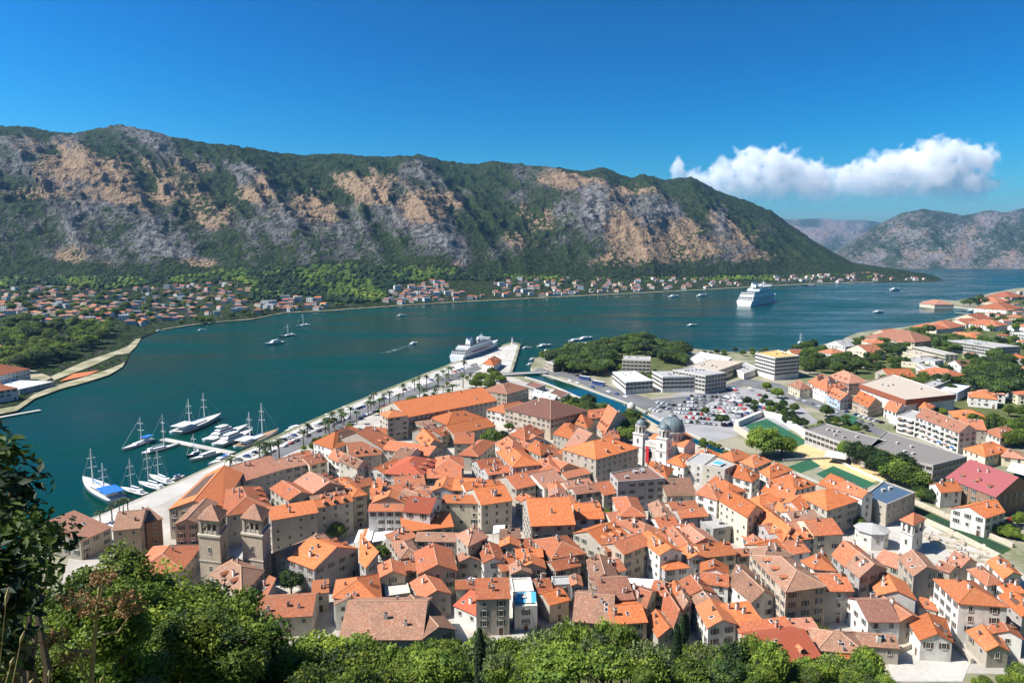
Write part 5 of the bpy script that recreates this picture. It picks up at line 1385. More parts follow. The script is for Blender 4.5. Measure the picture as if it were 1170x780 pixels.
def row(a, b, n, place, grp, fill=.85, para=False, wheels=False):
    A, B = gp(*a, G+.1), gp(*b, G+.1); e = B-A
    for i in range(n):
        if r4.random() > fill: continue
        t = (i+.5)/n; car(A.lerp(B, t), math.atan2(e.y, e.x)+(0 if para else math.pi/2)+r4.uniform(-.05, .05), r4, place, grp, wheels)
row((270, 527), (352, 491), 20, 'along the quay by the gulets', 'on the quay by the gulets', .8)
row((352, 491), (440, 455), 26, 'in a row along the quay edge', 'along the quay edge', .9)
row((442, 453), (545, 416), 22, 'under the palms of the quay', 'on the quay under the palms', .8)
row((405, 480), (446, 464), 10, 'beside the quay road by the harbour palace', 'by the harbour palace', .8, True)
row((300, 521), (400, 477), 16, 'along the inner side of the quay road', 'on the inner side of the quay road', .7, True)
row((640, 432), (720, 455), 9, 'along the river road', 'along the river road', .7, True)
row((900, 452), (1000, 487), 11, 'along the avenue by the school', 'on the avenue by the school', .6, True)
row((965, 470), (1010, 484), 8, 'outside the supermarket', 'outside the supermarket', .7)
row((1040, 395), (1120, 440), 9, 'among the houses of the hillside suburb', 'in the hillside suburb', .6)
for (x, y, kk, l) in ((1155, 595, 'red', 'in the yard behind the white gabled house'), (1163, 604, 'black', 'under the carport behind the white gabled house'), (868, 452, 'red', 'by the trees at the avenue corner')): car(gp(x, y, G+.05), .4, r4, l, l, True, kk)
for i, (x, y) in enumerate(((668, 434), (684, 440))):
    b_ = thing('coach', ['blue and white coach at the front of the bus stop by the canal', 'blue coach parked behind the first one by the canal'][i], 'bus', gp(x, y, G+.1), rz=math.atan2(-.62, .6)+.0)
    m = MB(); m.box((0, 0, 1.9), (12, 2.5, 2.9), 'car_blue', taper=.95); m.box((0, 0, 3.2), (11.6, 2.3, .4), 'bwhite'); m.obj('body', b_); m = MB(); m.box((0, 0, 2.3), (11.4, 2.54, 1.0), 'glass'); m.obj('window_band', b_)
    for xx in (-3.8, 3.8):
        for s in (-1, 1): link('wheel', WHEEL, b_, (xx, s*1.15, .5), None, 1.5)
# ================================================================== VEGETATION
def leaf_quads(m, pts, nrm, size, key, rg, asp=1.7, tilt=.9):
    n = len(pts); d = nrm+np.array([0, 0, .45])+rg.normal(size=(n, 3))*tilt; d /= np.linalg.norm(d, axis=1)[:, None]+1e-9
    a = np.cross(d, rg.normal(size=(n, 3))); a /= np.linalg.norm(a, axis=1)[:, None]+1e-9; b = np.cross(d, a)
    s = size*rg.uniform(.6, 1.25, n)[:, None]; A, B = a*s*asp/2, b*s/2
    V = np.stack([pts-A, pts-B+d*s*.12, pts+A, pts+B+d*s*.12], 1).reshape(-1, 3); base = len(m.v)
    m.v += [tuple(q) for q in V]; i = m.m(key); m.f += [(base+4*j, base+4*j+1, base+4*j+2, base+4*j+3) for j in range(n)]; m.mi += [i]*n; m.u += [None]*n
def ico_dirs(n, rg):
    v = rg.normal(size=(n, 3)); return v/np.linalg.norm(v, axis=1)[:, None]
def blob(m, c, r, key, rg, nr=5, ns=7):
    vs = [(c[0], c[1], c[2]-r[2])]
    for i in range(1, nr):
        th = math.pi*i/nr
        for j in range(ns):
            ph = 2*math.pi*(j+.5*(i % 2))/ns; k = rg.uniform(.82, 1.12); vs.append((c[0]+r[0]*k*math.sin(th)*math.cos(ph), c[1]+r[1]*k*math.sin(th)*math.sin(ph), c[2]-r[2]*k*math.cos(th)))
    vs.append((c[0], c[1], c[2]+r[2])); L_ = len(vs)-1
    fs = [(0, 1+(j+1) % ns, 1+j) for j in range(ns)]
    for i in range(nr-2):
        for j in range(ns): a = 1+i*ns; fs.append((a+j, a+(j+1) % ns, a+ns+(j+1) % ns, a+ns+j))
    a = 1+(nr-2)*ns; fs += [(a+j, a+(j+1) % ns, L_) for j in range(ns)]; m.raw(vs, fs, key)
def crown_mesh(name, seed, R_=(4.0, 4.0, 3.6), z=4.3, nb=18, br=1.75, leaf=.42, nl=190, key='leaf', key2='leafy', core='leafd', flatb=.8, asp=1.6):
    rg = np.random.default_rng(seed); m = MB(); dirs = ico_dirs(nb, rg); dirs[:, 2] = np.abs(dirs[:, 2])*.95-.25
    for k_, d in enumerate(dirs):
        f = rg.uniform(.45, .82); c = np.array([d[0]*R_[0]*f, d[1]*R_[1]*f, z+d[2]*R_[2]*f]); r = br*rg.uniform(.7, 1.25)
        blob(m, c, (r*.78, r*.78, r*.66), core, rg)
        q = ico_dirs(nl, rg); pts = c+q*np.array([r, r, r*flatb])*rg.uniform(.74, 1.26, (nl, 1))
        leaf_quads(m, pts, q, leaf, key2 if rg.random() < .3 else key, rg, asp)
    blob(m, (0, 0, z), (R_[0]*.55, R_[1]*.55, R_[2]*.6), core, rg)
    return m.mesh(name)
def trunk_mesh(seed, h=5.0, r=.28, nb=5, spread=2.0):
    rg = random.Random(seed); m = MB(); m.tube([(0, 0, -.6), (rg.uniform(-.15, .15), 0, h*.5), (rg.uniform(-.2, .2), rg.uniform(-.2, .2), h)], [r*1.2, r*.85, r*.5], 'bark', 7)
    for i in range(nb):
        a = i*2.4+rg.uniform(0, 1); s = rg.uniform(.5, 1)*spread; z0 = h*rg.uniform(.4, .75); m.tube([(0, 0, z0), (math.cos(a)*s*.6, math.sin(a)*s*.6, z0+h*.25), (math.cos(a)*s, math.sin(a)*s, z0+h*.38)], [r*.45, r*.3, r*.12], 'bark', 5)
    return m.mesh('trunk')
TREES = {}
def kind(name, crowns, trunks): TREES[name] = (crowns, trunks)
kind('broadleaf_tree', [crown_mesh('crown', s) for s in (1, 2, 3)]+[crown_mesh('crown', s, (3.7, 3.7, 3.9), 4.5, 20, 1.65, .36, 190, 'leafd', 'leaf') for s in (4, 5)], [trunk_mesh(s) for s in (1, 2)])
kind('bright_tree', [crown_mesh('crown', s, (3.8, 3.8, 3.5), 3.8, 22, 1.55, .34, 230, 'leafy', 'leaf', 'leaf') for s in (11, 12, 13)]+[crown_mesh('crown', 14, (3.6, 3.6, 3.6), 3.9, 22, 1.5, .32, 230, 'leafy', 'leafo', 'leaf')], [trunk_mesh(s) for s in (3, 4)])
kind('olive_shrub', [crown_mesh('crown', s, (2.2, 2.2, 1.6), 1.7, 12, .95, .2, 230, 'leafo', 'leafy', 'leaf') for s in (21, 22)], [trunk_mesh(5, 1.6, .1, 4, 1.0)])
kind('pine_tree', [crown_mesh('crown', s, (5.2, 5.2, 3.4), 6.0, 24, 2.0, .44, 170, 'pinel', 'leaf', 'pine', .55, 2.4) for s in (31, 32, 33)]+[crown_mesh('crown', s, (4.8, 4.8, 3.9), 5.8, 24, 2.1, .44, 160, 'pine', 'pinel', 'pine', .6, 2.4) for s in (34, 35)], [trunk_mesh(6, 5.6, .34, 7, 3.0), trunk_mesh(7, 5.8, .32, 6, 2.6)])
def cypress_mesh(seed):
    rg = np.random.default_rng(seed); m = MB(); H_ = 11.0
    for i in range(11): t = i/10; blob(m, (0, 0, .8+t*H_*.9), (1.05*math.sin(math.pi*(.12+.86*t))**.6*.8+.05,)*2+(.9,), 'pine', rg)
    n = 2600; t = rg.uniform(0, 1, n); a = rg.uniform(0, 6.283, n); r = 1.2*np.sin(math.pi*(.10+.88*t))**.6*rg.uniform(.72, 1.1, n); q = np.stack([np.cos(a), np.sin(a), np.full(n, .5)], 1)
    leaf_quads(m, np.stack([r*np.cos(a), r*np.sin(a), .4+t*H_], 1), q, .3, 'leafd', rg, 2.4, .5); return m.mesh('crown')
kind('cypress', [cypress_mesh(s) for s in (41, 42)], [trunk_mesh(8, 3, .2, 0)])
def palm_mesh(seed):
    rg = np.random.default_rng(seed); m = MB()
    for i in range(26):
        a = i*2.4; el = rg.uniform(-.35, 1.15); L_ = rg.uniform(2.2, 3.0); pts = []
        for s in np.linspace(0, 1, 6): pts.append(np.array([math.cos(a)*L_*s*math.cos(el*.8), math.sin(a)*L_*s*math.cos(el*.8), L_*(math.sin(el)*s-.55*s*s)+7.0]))
        for k_ in range(5):
            p, q = pts[k_], pts[k_+1]; sd = np.array([-math.sin(a), math.cos(a), 0]); w0, w1 = .36*math.sin(math.pi*(.15+.8*k_/5)), .36*math.sin(math.pi*(.15+.8*(k_+1)/5)); dn = np.array([0, 0, -.14])
            m.raw([p, q, q+sd*w1+dn, p+sd*w0+dn], [(0, 1, 2, 3)], 'frond'); m.raw([p, q, q-sd*w1+dn, p-sd*w0+dn], [(3, 2, 1, 0)], 'frond')
    return m.mesh('crown')
def palm_trunk():
    m = MB(); m.tube([(0, 0, -.5), (.1, 0, 3.5), (0, 0, 7.0)], [.34, .24, .28], 'bark', 8); return m.mesh('trunk')
kind('palm_tree', [palm_mesh(51), palm_mesh(52)], [palm_trunk()])
r5 = random.Random(77)
def tree(name, P, sc=1.0, desc=None, px=None, py=None, grp=None, label=None, sz=None, var=None):
    cr, tr = TREES[name]; root = link(name, None, None, P, r5.uniform(0, 6.28), (sc*r5.uniform(.92, 1.08), sc*r5.uniform(.92, 1.08), sc*(sz or 1)*r5.uniform(.9, 1.1)))
    link('crown', cr[var % len(cr)] if var is not None else r5.choice(cr), root); link('trunk', r5.choice(tr), root)
    if label: tag(root, label, 'tree', grp)
    elif px is not None: pend(root, desc, px, py, 'tree', grp)
    return root
def inpoly(x, y, poly):
    ins = False
    for i in range(len(poly)):
        (x1, y1), (x2, y2) = poly[i-1], poly[i]
        if (y1 > y) != (y2 > y) and x < (x2-x1)*(y-y1)/(y2-y1)+x1: ins = not ins
    return ins
def grove(name, n, poly, label, sc=(.8, 1.2), jx=8, jy=3, fn=None, sz=1.0, cat='tree'):
    fn = fn or (lambda x, y: gp(x, y, G)); xs, ys_ = [p[0] for p in poly], [p[1] for p in poly]; got = []; tries = 0
    while len(got) < n and tries < 5000:
        tries += 1; x, y = r5.uniform(min(xs), max(xs)), r5.uniform(min(ys_), max(ys_))
        if not inpoly(x, y, poly) or any(abs(a-x) < jx and abs(b-y) < jy for a, b in got): continue
        got.append((x, y)); tree(name, fn(x, y), r5.uniform(*sc), label=label, grp=label.replace('tree', 'trees', 1), sz=sz)
# single trees one can point at
for x, y, s, nm, lb in ((561, 511, 1.35, 'broadleaf_tree', 'big dark leafy tree between orange roofs by the harbour palace'), (574, 506, 1.0, 'broadleaf_tree', 'tall tree leaning against the big dark leafy one'), (581, 492, .7, 'broadleaf_tree', 'small tree at the corner of the long brown palace'), (386, 618, .95, 'bright_tree', 'round green tree in the square before the grey arched house'),
    (333, 678, .95, 'broadleaf_tree', 'round green tree beside the pale square'), (437, 638, .75, 'broadleaf_tree', 'dark conical tree beside the white awning'), (872, 521, 2.3, 'bright_tree', 'big bright green pine beside the green pitch'), (893, 520, 1.8, 'bright_tree', 'second large pine by the pitch, close to the school'), (824, 486, .85, 'pine_tree', 'light green pine alone in the car park'), (806, 474, .7, 'broadleaf_tree', 'dark tree at the edge of the market parasols'), (797, 484, .7, 'olive_shrub', 'pale thin tree by the canal behind the dome'),
    (944, 476, 1.1, 'broadleaf_tree', 'round dark tree by the avenue near the blue-grey house'), (876, 447, 1.1, 'bright_tree', 'leafy bright tree at the avenue bend'), (888, 455, 1.2, 'bright_tree', 'broad bright tree beside the avenue bend tree'), (890, 473, .9, 'broadleaf_tree', 'low tree on the avenue verge'), (1134, 503, 1.25, 'cypress', 'tall dark cypress among the red-roofed suburb houses'), (1128, 497, .9, 'cypress', 'shorter cypress behind the tall dark cypress'), (548, 760, 1.0, 'cypress', 'slim cypress rising from the bushes at the foot of the slope'), (783, 732, .8, 'cypress', 'dark slim cypress among orange roofs'),
    (779, 745, .9, 'cypress', 'second slim cypress below the one among orange roofs'), (530, 688, .45, 'bright_tree', 'small bright bush above the red metal roof'), (693, 590, .5, 'bright_tree', 'bright bush by the pale lane'), (928, 725, .6, 'bright_tree', 'bush at the foot of the tall brown house'), (944, 722, .5, 'olive_shrub', 'grey-green bush beside the walled white yard'), (590, 548, .4, 'bright_tree', 'little bush in the yard between orange roofs'), (985, 607, .6, 'broadleaf_tree', 'dark bush behind the octagonal chapel'), (980, 602, .6, 'broadleaf_tree', 'ivy-dark bush below the glass-roofed bastion')):
    tree(nm, gp(x, y), s, label=lb)
for x, y, s in ((966, 524, 1.2), (978, 530, 1.5), (992, 536, 1.6), (1008, 545, 1.7), (1022, 552, 1.7), (1036, 559, 1.6), (1048, 563, 1.3), (1003, 533, 1.3), (1030, 545, 1.5)): tree('broadleaf_tree', gp(x, y), s, label='dense dark tree in the row along the school front', grp='trees along the school front')
grove('pine_tree', 125, [(622, 416), (640, 406), (700, 394), (740, 390), (785, 402), (782, 420), (745, 411), (705, 411), (692, 430), (650, 430)], 'green pine tree in the wooded park by the bay', (1.15, 1.6), 4, 1.0)
grove('broadleaf_tree', 9, [(700, 428), (712, 418), (750, 428), (756, 438), (745, 440)], 'leafy tree between the tower block and the pale hall', (.7, 1.0), 6, 3)
grove('broadleaf_tree', 11, [(641, 470), (660, 464), (690, 470), (700, 476), (680, 484), (650, 482)], 'dark tree on the canal bank behind orange roofs', (1.1, 1.45), 5, 3)
grove('broadleaf_tree', 13, [(703, 492), (722, 478), (740, 492), (728, 508), (708, 508)], 'dark tree beside the domed church', (1.0, 1.4), 5, 3)
grove('broadleaf_tree', 12, [(740, 485), (800, 512), (850, 531), (910, 548), (905, 553), (800, 520), (742, 492)], 'low dark tree on the bank of the canal moat', (.45, .7), 6, 2)
grove('bright_tree', 6, [(760, 487), (800, 505), (830, 515), (800, 510)], 'pale bush on the far canal bank', (.4, .6), 6, 2)
grove('palm_tree', 38, [(300, 538), (330, 522), (440, 470), (470, 462), (530, 436), (545, 428), (530, 424), (430, 461), (330, 509), (260, 545)], 'palm tree on the town quay', (1.1, 1.4), 5, 2.4)
grove('palm_tree', 9, [(470, 462), (540, 437), (555, 446), (520, 458), (480, 466)], 'palm tree in the park behind the long harbour palace', (1.1, 1.5), 6, 3)
grove('bright_tree', 9, [(535, 440), (560, 428), (578, 432), (575, 445), (550, 450)], 'olive-green tree in the gardens by the pier', (.9, 1.4), 5, 3)
grove('palm_tree', 5, [(110, 598), (160, 578), (150, 585), (112, 606)], 'palm tree at the near end of the quay', (.8, 1.0), 5, 3)
grove('broadleaf_tree', 8, [(918, 398), (945, 402), (955, 412), (930, 424), (916, 418)], 'dark tree in the garden beside the hotel', (1.2, 1.6), 5, 3)
grove('broadleaf_tree', 10, [(935, 415), (960, 410), (985, 420), (960, 428)], 'leafy tree between the hotel garden and the red roofs', (.8, 1.1), 6, 3)
grove('pine_tree', 22, [(1000, 402), (1030, 388), (1050, 380), (1070, 385), (1040, 402), (1015, 412)], 'dark pine on the hillside above the shore houses', (1.0, 1.5), 6, 3)
grove('pine_tree', 24, [(1060, 395), (1100, 388), (1140, 400), (1140, 412), (1100, 402), (1068, 408)], 'dark pine below the hillside houses', (1.0, 1.5), 6, 3)
grove('pine_tree', 30, [(1105, 430), (1130, 412), (1150, 420), (1165, 445), (1150, 462), (1120, 455), (1108, 445)], 'broad dark tree in the hillside wood', (1.2, 1.9), 7, 3)
grove('broadleaf_tree', 16, [(1040, 440), (1075, 425), (1100, 440), (1085, 452), (1060, 452)], 'leafy tree between the suburb flats', (.9, 1.3), 7, 3)
grove('broadleaf_tree', 18, [(1095, 500), (1130, 480), (1180, 470), (1185, 510), (1150, 512), (1140, 500)], 'leafy garden tree behind the cypress', (.9, 1.4), 7, 4)
grove('bright_tree', 12, [(1065, 575), (1090, 570), (1085, 582), (1140, 545), (1150, 590), (1165, 612), (1175, 608), (1170, 590)], 'garden bush near the white gabled house', (.4, .6), 6, 4)
grove('broadleaf_tree', 30, [(870, 462), (930, 490), (960, 480), (990, 492), (960, 502), (900, 488)], 'small tree along the avenue verge', (.5, .8), 8, 4)
grove('broadleaf_tree', 14, [(790, 404), (830, 402), (865, 402), (905, 405), (860, 408), (800, 408)], 'small tree on the beach promenade', (.7, .9), 7, 1.5)
grove('pine_tree', 12, [(1096, 352), (1128, 350), (1135, 344), (1120, 343), (1100, 346)], 'dark pine on the point by the pier house', (1.2, 1.6), 4, 1.2)
grove('broadleaf_tree', 18, [(1130, 352), (1170, 335), (1180, 345), (1170, 380), (1140, 375)], 'dark tree among the houses above the cove', (.9, 1.3), 6, 3)
grove('broadleaf_tree', 26, [(1000, 440), (1050, 425), (1110, 412), (1172, 404), (1172, 440), (1110, 445), (1040, 450)], 'dark garden tree among the suburb roofs', (.8, 1.3), 8, 4)
grove('broadleaf_tree', 14, [(1040, 566), (1056, 560), (1075, 568), (1062, 576)], 'dark tree by the river wall below the bastion', (.6, .9), 5, 2)
grove('bright_tree', 10, [(1030, 476), (1060, 468), (1090, 478), (1070, 474)], 'bright tree behind the balconied apartment row', (.7, 1.0), 6, 2)
grove('bright_tree', 12, [(1130, 600), (1172, 612), (1172, 622), (1140, 612)], 'clipped hedge bush by the yard of the white riverside house', (.45, .6), 3, 1)
grove('broadleaf_tree', 22, [(935, 412), (1000, 405), (1040, 418), (1010, 430), (950, 426)], 'dark leafy tree on the slope behind the red roofs', (.9, 1.4), 6, 3)
grove('bright_tree', 16, [(300, 535), (380, 498), (440, 470), (500, 446), (545, 424), (540, 432), (440, 478), (380, 506), (300, 541)], 'small green tree along the quay road', (.45, .75), 6, 2)
grove('broadleaf_tree', 18, [(1060, 405), (1110, 395), (1172, 380), (1172, 400), (1110, 412)], 'dark tree among the hillside roofs', (.8, 1.3), 6, 3)
grove('broadleaf_tree', 12, [(845, 462), (880, 450), (910, 462), (915, 490), (880, 480)], 'small dark tree on the pale ground by the avenue', (.55, .85), 7, 4)
# trees of the other shore
grove('shore_tree', 0, [(0, 0), (1, 0), (1, 1)], 'x tree') if False else None
TREES['shore_tree'] = (TREES['broadleaf_tree'][0][:4]+TREES['bright_tree'][0][:2], TREES['broadleaf_tree'][1])
grove('shore_tree', 96, [(0, 392), (0, 371), (40, 370), (95, 374), (130, 378), (120, 392), (95, 404), (50, 420), (0, 432)], 'dark round tree in the grove on the flat far shore', (1.5, 2.2), 3.6, 1.5, plain_point)
grove('shore_tree', 130, [(0, 356), (40, 324), (130, 330), (190, 324), (275, 320), (282, 345), (200, 365), (150, 372), (60, 362)], 'dark tree among the roofs of the broad far town', (1.1, 1.8), 5, 1.8, plain_point)
grove('shore_tree', 30, [(560, 330), (620, 320), (790, 319), (850, 324), (700, 334), (600, 339)], 'dark tree among the houses of the long shore village', (1.1, 1.7), 6, 1.5, plain_point)
grove('shore_tree', 22, [(180, 374), (250, 364), (330, 352), (395, 350), (320, 358), (220, 371)], 'dark tree on the waterside strip of the far town', (1.0, 1.4), 6, 1.3, plain_point)
# the wooded slopes that read as one mass
def wood():
    rg = np.random.default_rng(9); m = MB(); r6 = random.Random(5)
    polys = [([(232, 326), (250, 300), (300, 302), (345, 298), (400, 302), (480, 303), (520, 308), (560, 313), (560, 322), (515, 320), (455, 324), (440, 344), (395, 348), (350, 338), (300, 346), (288, 346), (280, 322)], 1500, 'leafd', (5, 8)),
             ([(0, 330), (0, 312), (120, 314), (240, 312), (235, 322), (180, 325), (130, 331), (40, 325)], 650, 'leafd', (4, 7)), ([(560, 322), (560, 315), (700, 316), (850, 316), (950, 314), (1000, 317), (960, 320), (850, 321), (700, 318.5)], 500, 'leafd', (4, 7))]
    for poly, n, key, (a, b) in polys:
        xs, ys_ = [p[0] for p in poly], [p[1] for p in poly]; k_ = 0
        while k_ < n:
            x, y = r6.uniform(min(xs), max(xs)), r6.uniform(min(ys_), max(ys_))
            if not inpoly(x, y, poly) or any(abs(p-x) < 3.2 and abs(q-y) < 1.6 for p, q in FARPTS): k_ += .2; continue
            k_ += 1; P = plain_point(x, y); r = r6.uniform(a, b); g_ = float(fbm(x/30, y/12, 3, 5)); blob(m, (P.x, P.y, P.z+r*.5), (r, r, r*.75), 'leafy' if g_ > .66 else 'leaf' if g_ > .48 else ('pinel' if g_ > .5 and r6.random() < .4 else 'leafd'), rg, 4, 6)
    return struct(m.obj('wooded_slope'), 'stuff')
wood()
# ---- vegetation on the near slope
def hill_pt(px, py, Y):
    p = atY(px, py, Y); return Vector((p.x, Y, float(slope_z(p.x, Y))))
def near_tree(name, px, ytop, Y, label, grp=None, hh=None, var=None):
    "a tree at distance Y whose top reaches photo row ytop"
    p = atY(px, ytop, Y); z = max(float(slope_z(p.x, Y)), G-.2); H_ = p.z-z; h0 = H0[name]
    s = H_/h0
    if s < .15: return
    root = tree(name, Vector((p.x, Y, z)), 1, label=label, grp=grp, var=var); ws = min(s, (hh or 1.6)); root.scale = (ws, ws, s); return root
H0 = {n_: float(np.mean([max(v.co.z for v in c_.vertices) for c_ in cr[0]])) for n_, cr in TREES.items()}
grove('pine_tree', 26, [(908, 400), (955, 404), (1000, 385), (1000, 430), (960, 430), (915, 428)], 'dark pine between the hotel and the hillside houses', (.9, 1.35), 6, 3)
grove('broadleaf_tree', 24, [(1105, 365), (1175, 345), (1175, 402), (1120, 405)], 'tree among the upper hillside houses', (.9, 1.4), 7, 3)
TOPS = [(395, 740), (420, 735), (450, 738), (470, 732), (500, 728), (520, 722), (548, 718), (570, 722), (590, 728), (615, 716), (640, 708), (665, 706), (690, 708), (712, 712), (735, 735), (760, 738), (785, 735), (810, 738), (835, 736), (858, 722), (880, 735), (905, 758), (930, 752), (955, 748), (975, 762), (995, 742), (1012, 772), (1035, 788), (1060, 790), (1090, 788), (1118, 772), (1150, 768), (1172, 760)]
r6 = random.Random(13)
for i, (x, y) in enumerate(TOPS):
    nm = 'bright_tree' if r6.random() < .75 else 'broadleaf_tree'
    near_tree(nm, x+r6.uniform(-4, 4), y+r6.uniform(-2, 3), r6.uniform(142, 160), 'bright green tree in the belt at the foot of the slope', 'trees in the belt at the foot of the slope', 1.1)
for i in range(40):
    x = r6.uniform(385, 1180); yt = float(np.interp(x, [t[0] for t in TOPS], [t[1] for t in TOPS]))+r6.uniform(0, 14)
    near_tree(r6.choice(('olive_shrub', 'bright_tree')), x, yt, r6.uniform(140, 158), 'loose sunlit shrub in the belt at the foot of the slope', 'loose shrubs in the foot belt', 2.0)
for i in range(46):
    x = r6.uniform(380, 1180); yt = float(np.interp(x, [t[0] for t in TOPS], [t[1] for t in TOPS]))+r6.uniform(14, 52)
    near_tree(r6.choice(('bright_tree', 'bright_tree', 'olive_shrub', 'broadleaf_tree')), x, yt, r6.uniform(100, 140), 'low bushy tree on the slope above the foot belt', 'bushy trees on the slope', 1.3)
def bush_mesh(seed, R_, leaf, n, keys, core='leafd', asp=1.8):
    rg = np.random.default_rng(seed); m = MB(); nb = 9
    for i in range(nb):
        d = ico_dirs(1, rg)[0]; d[2] = abs(d[2])*.9; c = d*np.array(R_)*rg.uniform(.3, .75)+np.array([0, 0, R_[2]*.25]); r = min(R_)*rg.uniform(.32, .55)
        q = ico_dirs(n//nb, rg); leaf_quads(m, c+q*r*rg.uniform(.45, 1.1, (n//nb, 1)), q, leaf, keys[int(rg.integers(len(keys)))], rg, asp, 1.1)
        for _ in range(5):
            a = rg.uniform(0, 6.283); m.tube([(0, 0, 0), tuple(c*.6+rg.normal(size=3)*.15), tuple(c+np.array([math.cos(a), math.sin(a), .4])*r)], [.03, .02, .008], 'bark', 4)
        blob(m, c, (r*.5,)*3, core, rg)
    return m
BUSH = [bush_mesh(61, (1.7, 1.7, 1.7), .105, 5600, ('leafy', 'leaf', 'leafy')).mesh('foliage'), bush_mesh(62, (1.6, 1.6, 1.8), .095, 5600, ('leaf', 'leafy', 'leafd')).mesh('foliage'), bush_mesh(63, (1.8, 1.8, 1.5), .10, 5600, ('leafy', 'leaf', 'leafo')).mesh('foliage')]
_s = MB()
for i in range(6): a = i*1.05; _s.tube([(0, 0, -.8), (math.cos(a)*.25, math.sin(a)*.25, .5), (math.cos(a)*.7, math.sin(a)*.7, 1.3)], [.05, .035, .015], 'bark', 5)
STEMS = _s.mesh('stem')
def bush(px, ytop, Y, s, label, grp, var):
    p = atY(px, ytop, Y); root = link('bush', None, None, (p.x, Y, p.z-2.55*s), r6.uniform(0, 6.28), (s, s, s)); link('foliage', BUSH[var], root); link('stem', STEMS, root); return tag(root, label, 'bush', grp)
BT_ = [(-160, 700), (0, 690), (75, 660), (125, 640), (175, 670), (250, 680), (300, 720), (390, 738)]
for i in range(42):
    x = r6.uniform(-160, 395); yt = float(np.interp(x, [t[0] for t in BT_], [t[1] for t in BT_]))+r6.uniform(22, 70)
    near_tree(r6.choice(('bright_tree', 'bright_tree', 'broadleaf_tree')), x, yt, r6.uniform(125, 172), 'green tree on the lower slope behind the thicket', 'trees on the lower slope behind the thicket', 1.2)
for x, yt, Y, lb in ((548, 716, 128, 'tall slim cypress standing up from the shrubs at the foot of the slope'), (774, 712, 140, 'slim dark cypress before the orange roofs by the slope foot'), (866, 752, 135, 'short cypress among the foot-of-slope shrubs')): near_tree('cypress', x, yt, Y, lb, None, .9)
BT = [(-10, 690), (40, 668), (75, 640), (105, 625), (125, 612), (150, 640), (175, 652), (200, 668), (225, 662), (250, 650), (262, 660), (285, 690), (310, 712), (335, 716), (360, 700), (385, 705), (405, 722), (425, 745)]
for i, (x, y) in enumerate(BT):
    Y = r6.uniform(17, 23); bush(x, y+r6.uniform(-3, 3), Y, Y/20*r6.uniform(.72, .95), 'leafy green bush along the top edge of the slope thicket', 'bushes along the thicket edge', r6.randint(0, 2))
for i in range(44):
    x = r6.uniform(-20, 420); yt = float(np.interp(x, [t[0] for t in BT], [t[1] for t in BT]))+r6.uniform(18, 110)
    if yt > 790: continue
    Y = r6.uniform(12, 17); bush(x, yt, Y, Y/18*r6.uniform(.6, .9), 'dense green bush in the thicket below the viewpoint', 'bushes of the thicket', r6.randint(0, 2))
# ---- the dark broad-leaved branch close by, at the picture's edge
def near_branch():
    rg = np.random.default_rng(3); root = thing('fig_tree', 'dark broad-leaved tree rising close by at the edge of the view', 'tree', (-4.6, 6.0, 104.2))
    O = np.array((-4.6, 6.0, 104.2)); tr = MB(); lf = MB()
    ends = [(8, 520, 6.0), (24, 555, 5.8), (5, 560, 5.5), (36, 600, 6.2), (16, 610, 5.2), (44, 628, 6.0), (4, 640, 5.0), (30, 655, 5.5), (5, 690, 4.8), (40, 668, 5.8), (-15, 530, 5.6), (-20, 600, 5.2), (20, 575, 6.3), (10, 730, 5.0), (-8, 760, 4.8), (62, 612, 6.6), (-30, 660, 4.8), (-12, 500, 6.2)]
    for k_, (px, py, Y) in enumerate(ends):
        e = np.array(atY(px, py, Y))-O; mid = e*.5+rg.normal(size=3)*.15; tr.tube([(0, 0, -.5), tuple(mid), tuple(e)], [.07, .035, .012], 'bark', 5)
        n = 95 if k_ not in (14, 10) else 60; q = ico_dirs(n, rg); pts = e+q*np.array([.22, .22, .22])*rg.uniform(.2, 1.15, (n, 1)); leaf_quads(lf, pts, q+np.array([0, 0, .8]), .06, 'leafd' if rg.random() < .5 else 'leaf', rg, 2.1, .9)
    tr.obj('trunk', root); lf.obj('foliage', root)
near_branch()
def dry_umbel():
    root = thing('dry_fennel', 'dry brown umbel plant standing in front of the thicket', 'plant', atY(104, 800, 5.0)); O = Vector(root.location); m = MB(); u = MB(); rg = np.random.default_rng(6)
    P = lambda x, y, Y=5.0: atY(x, y, Y)-O
    m.tube([P(102, 810), P(107, 740), P(110, 705), P(114, 668)], [.020, .016, .013, .008], 'straw', 6)
    for a, b, c in (((106, 745), (80, 742), (64, 733)), ((108, 725), (135, 722), (150, 700)), ((110, 708), (95, 698), (84, 690)), ((110, 704), (130, 700), (146, 688)), ((103, 778), (92, 762), (86, 755)), ((112, 690), (116, 676), (119, 664)), ((110, 706), (112, 700), (108, 698))):
        m.tube([P(*a), P(*b), P(*c)], [.012, .009, .006], 'straw', 5); e = P(*c)
        for i in range(40):
            d = rg.normal(size=3); d[2] = abs(d[2])*.7+.1; d /= np.linalg.norm(d); t = e+Vector(d*rg.uniform(.05, .12)); m.tube([e, t], .0013, 'straw', 3)
            q = ico_dirs(9, rg); leaf_quads(u, np.array(t)+q*.016, q, .015, 'dry', rg, 1.3, .8)
    m.obj('stalk', root); u.obj('umbel', root)
dry_umbel()
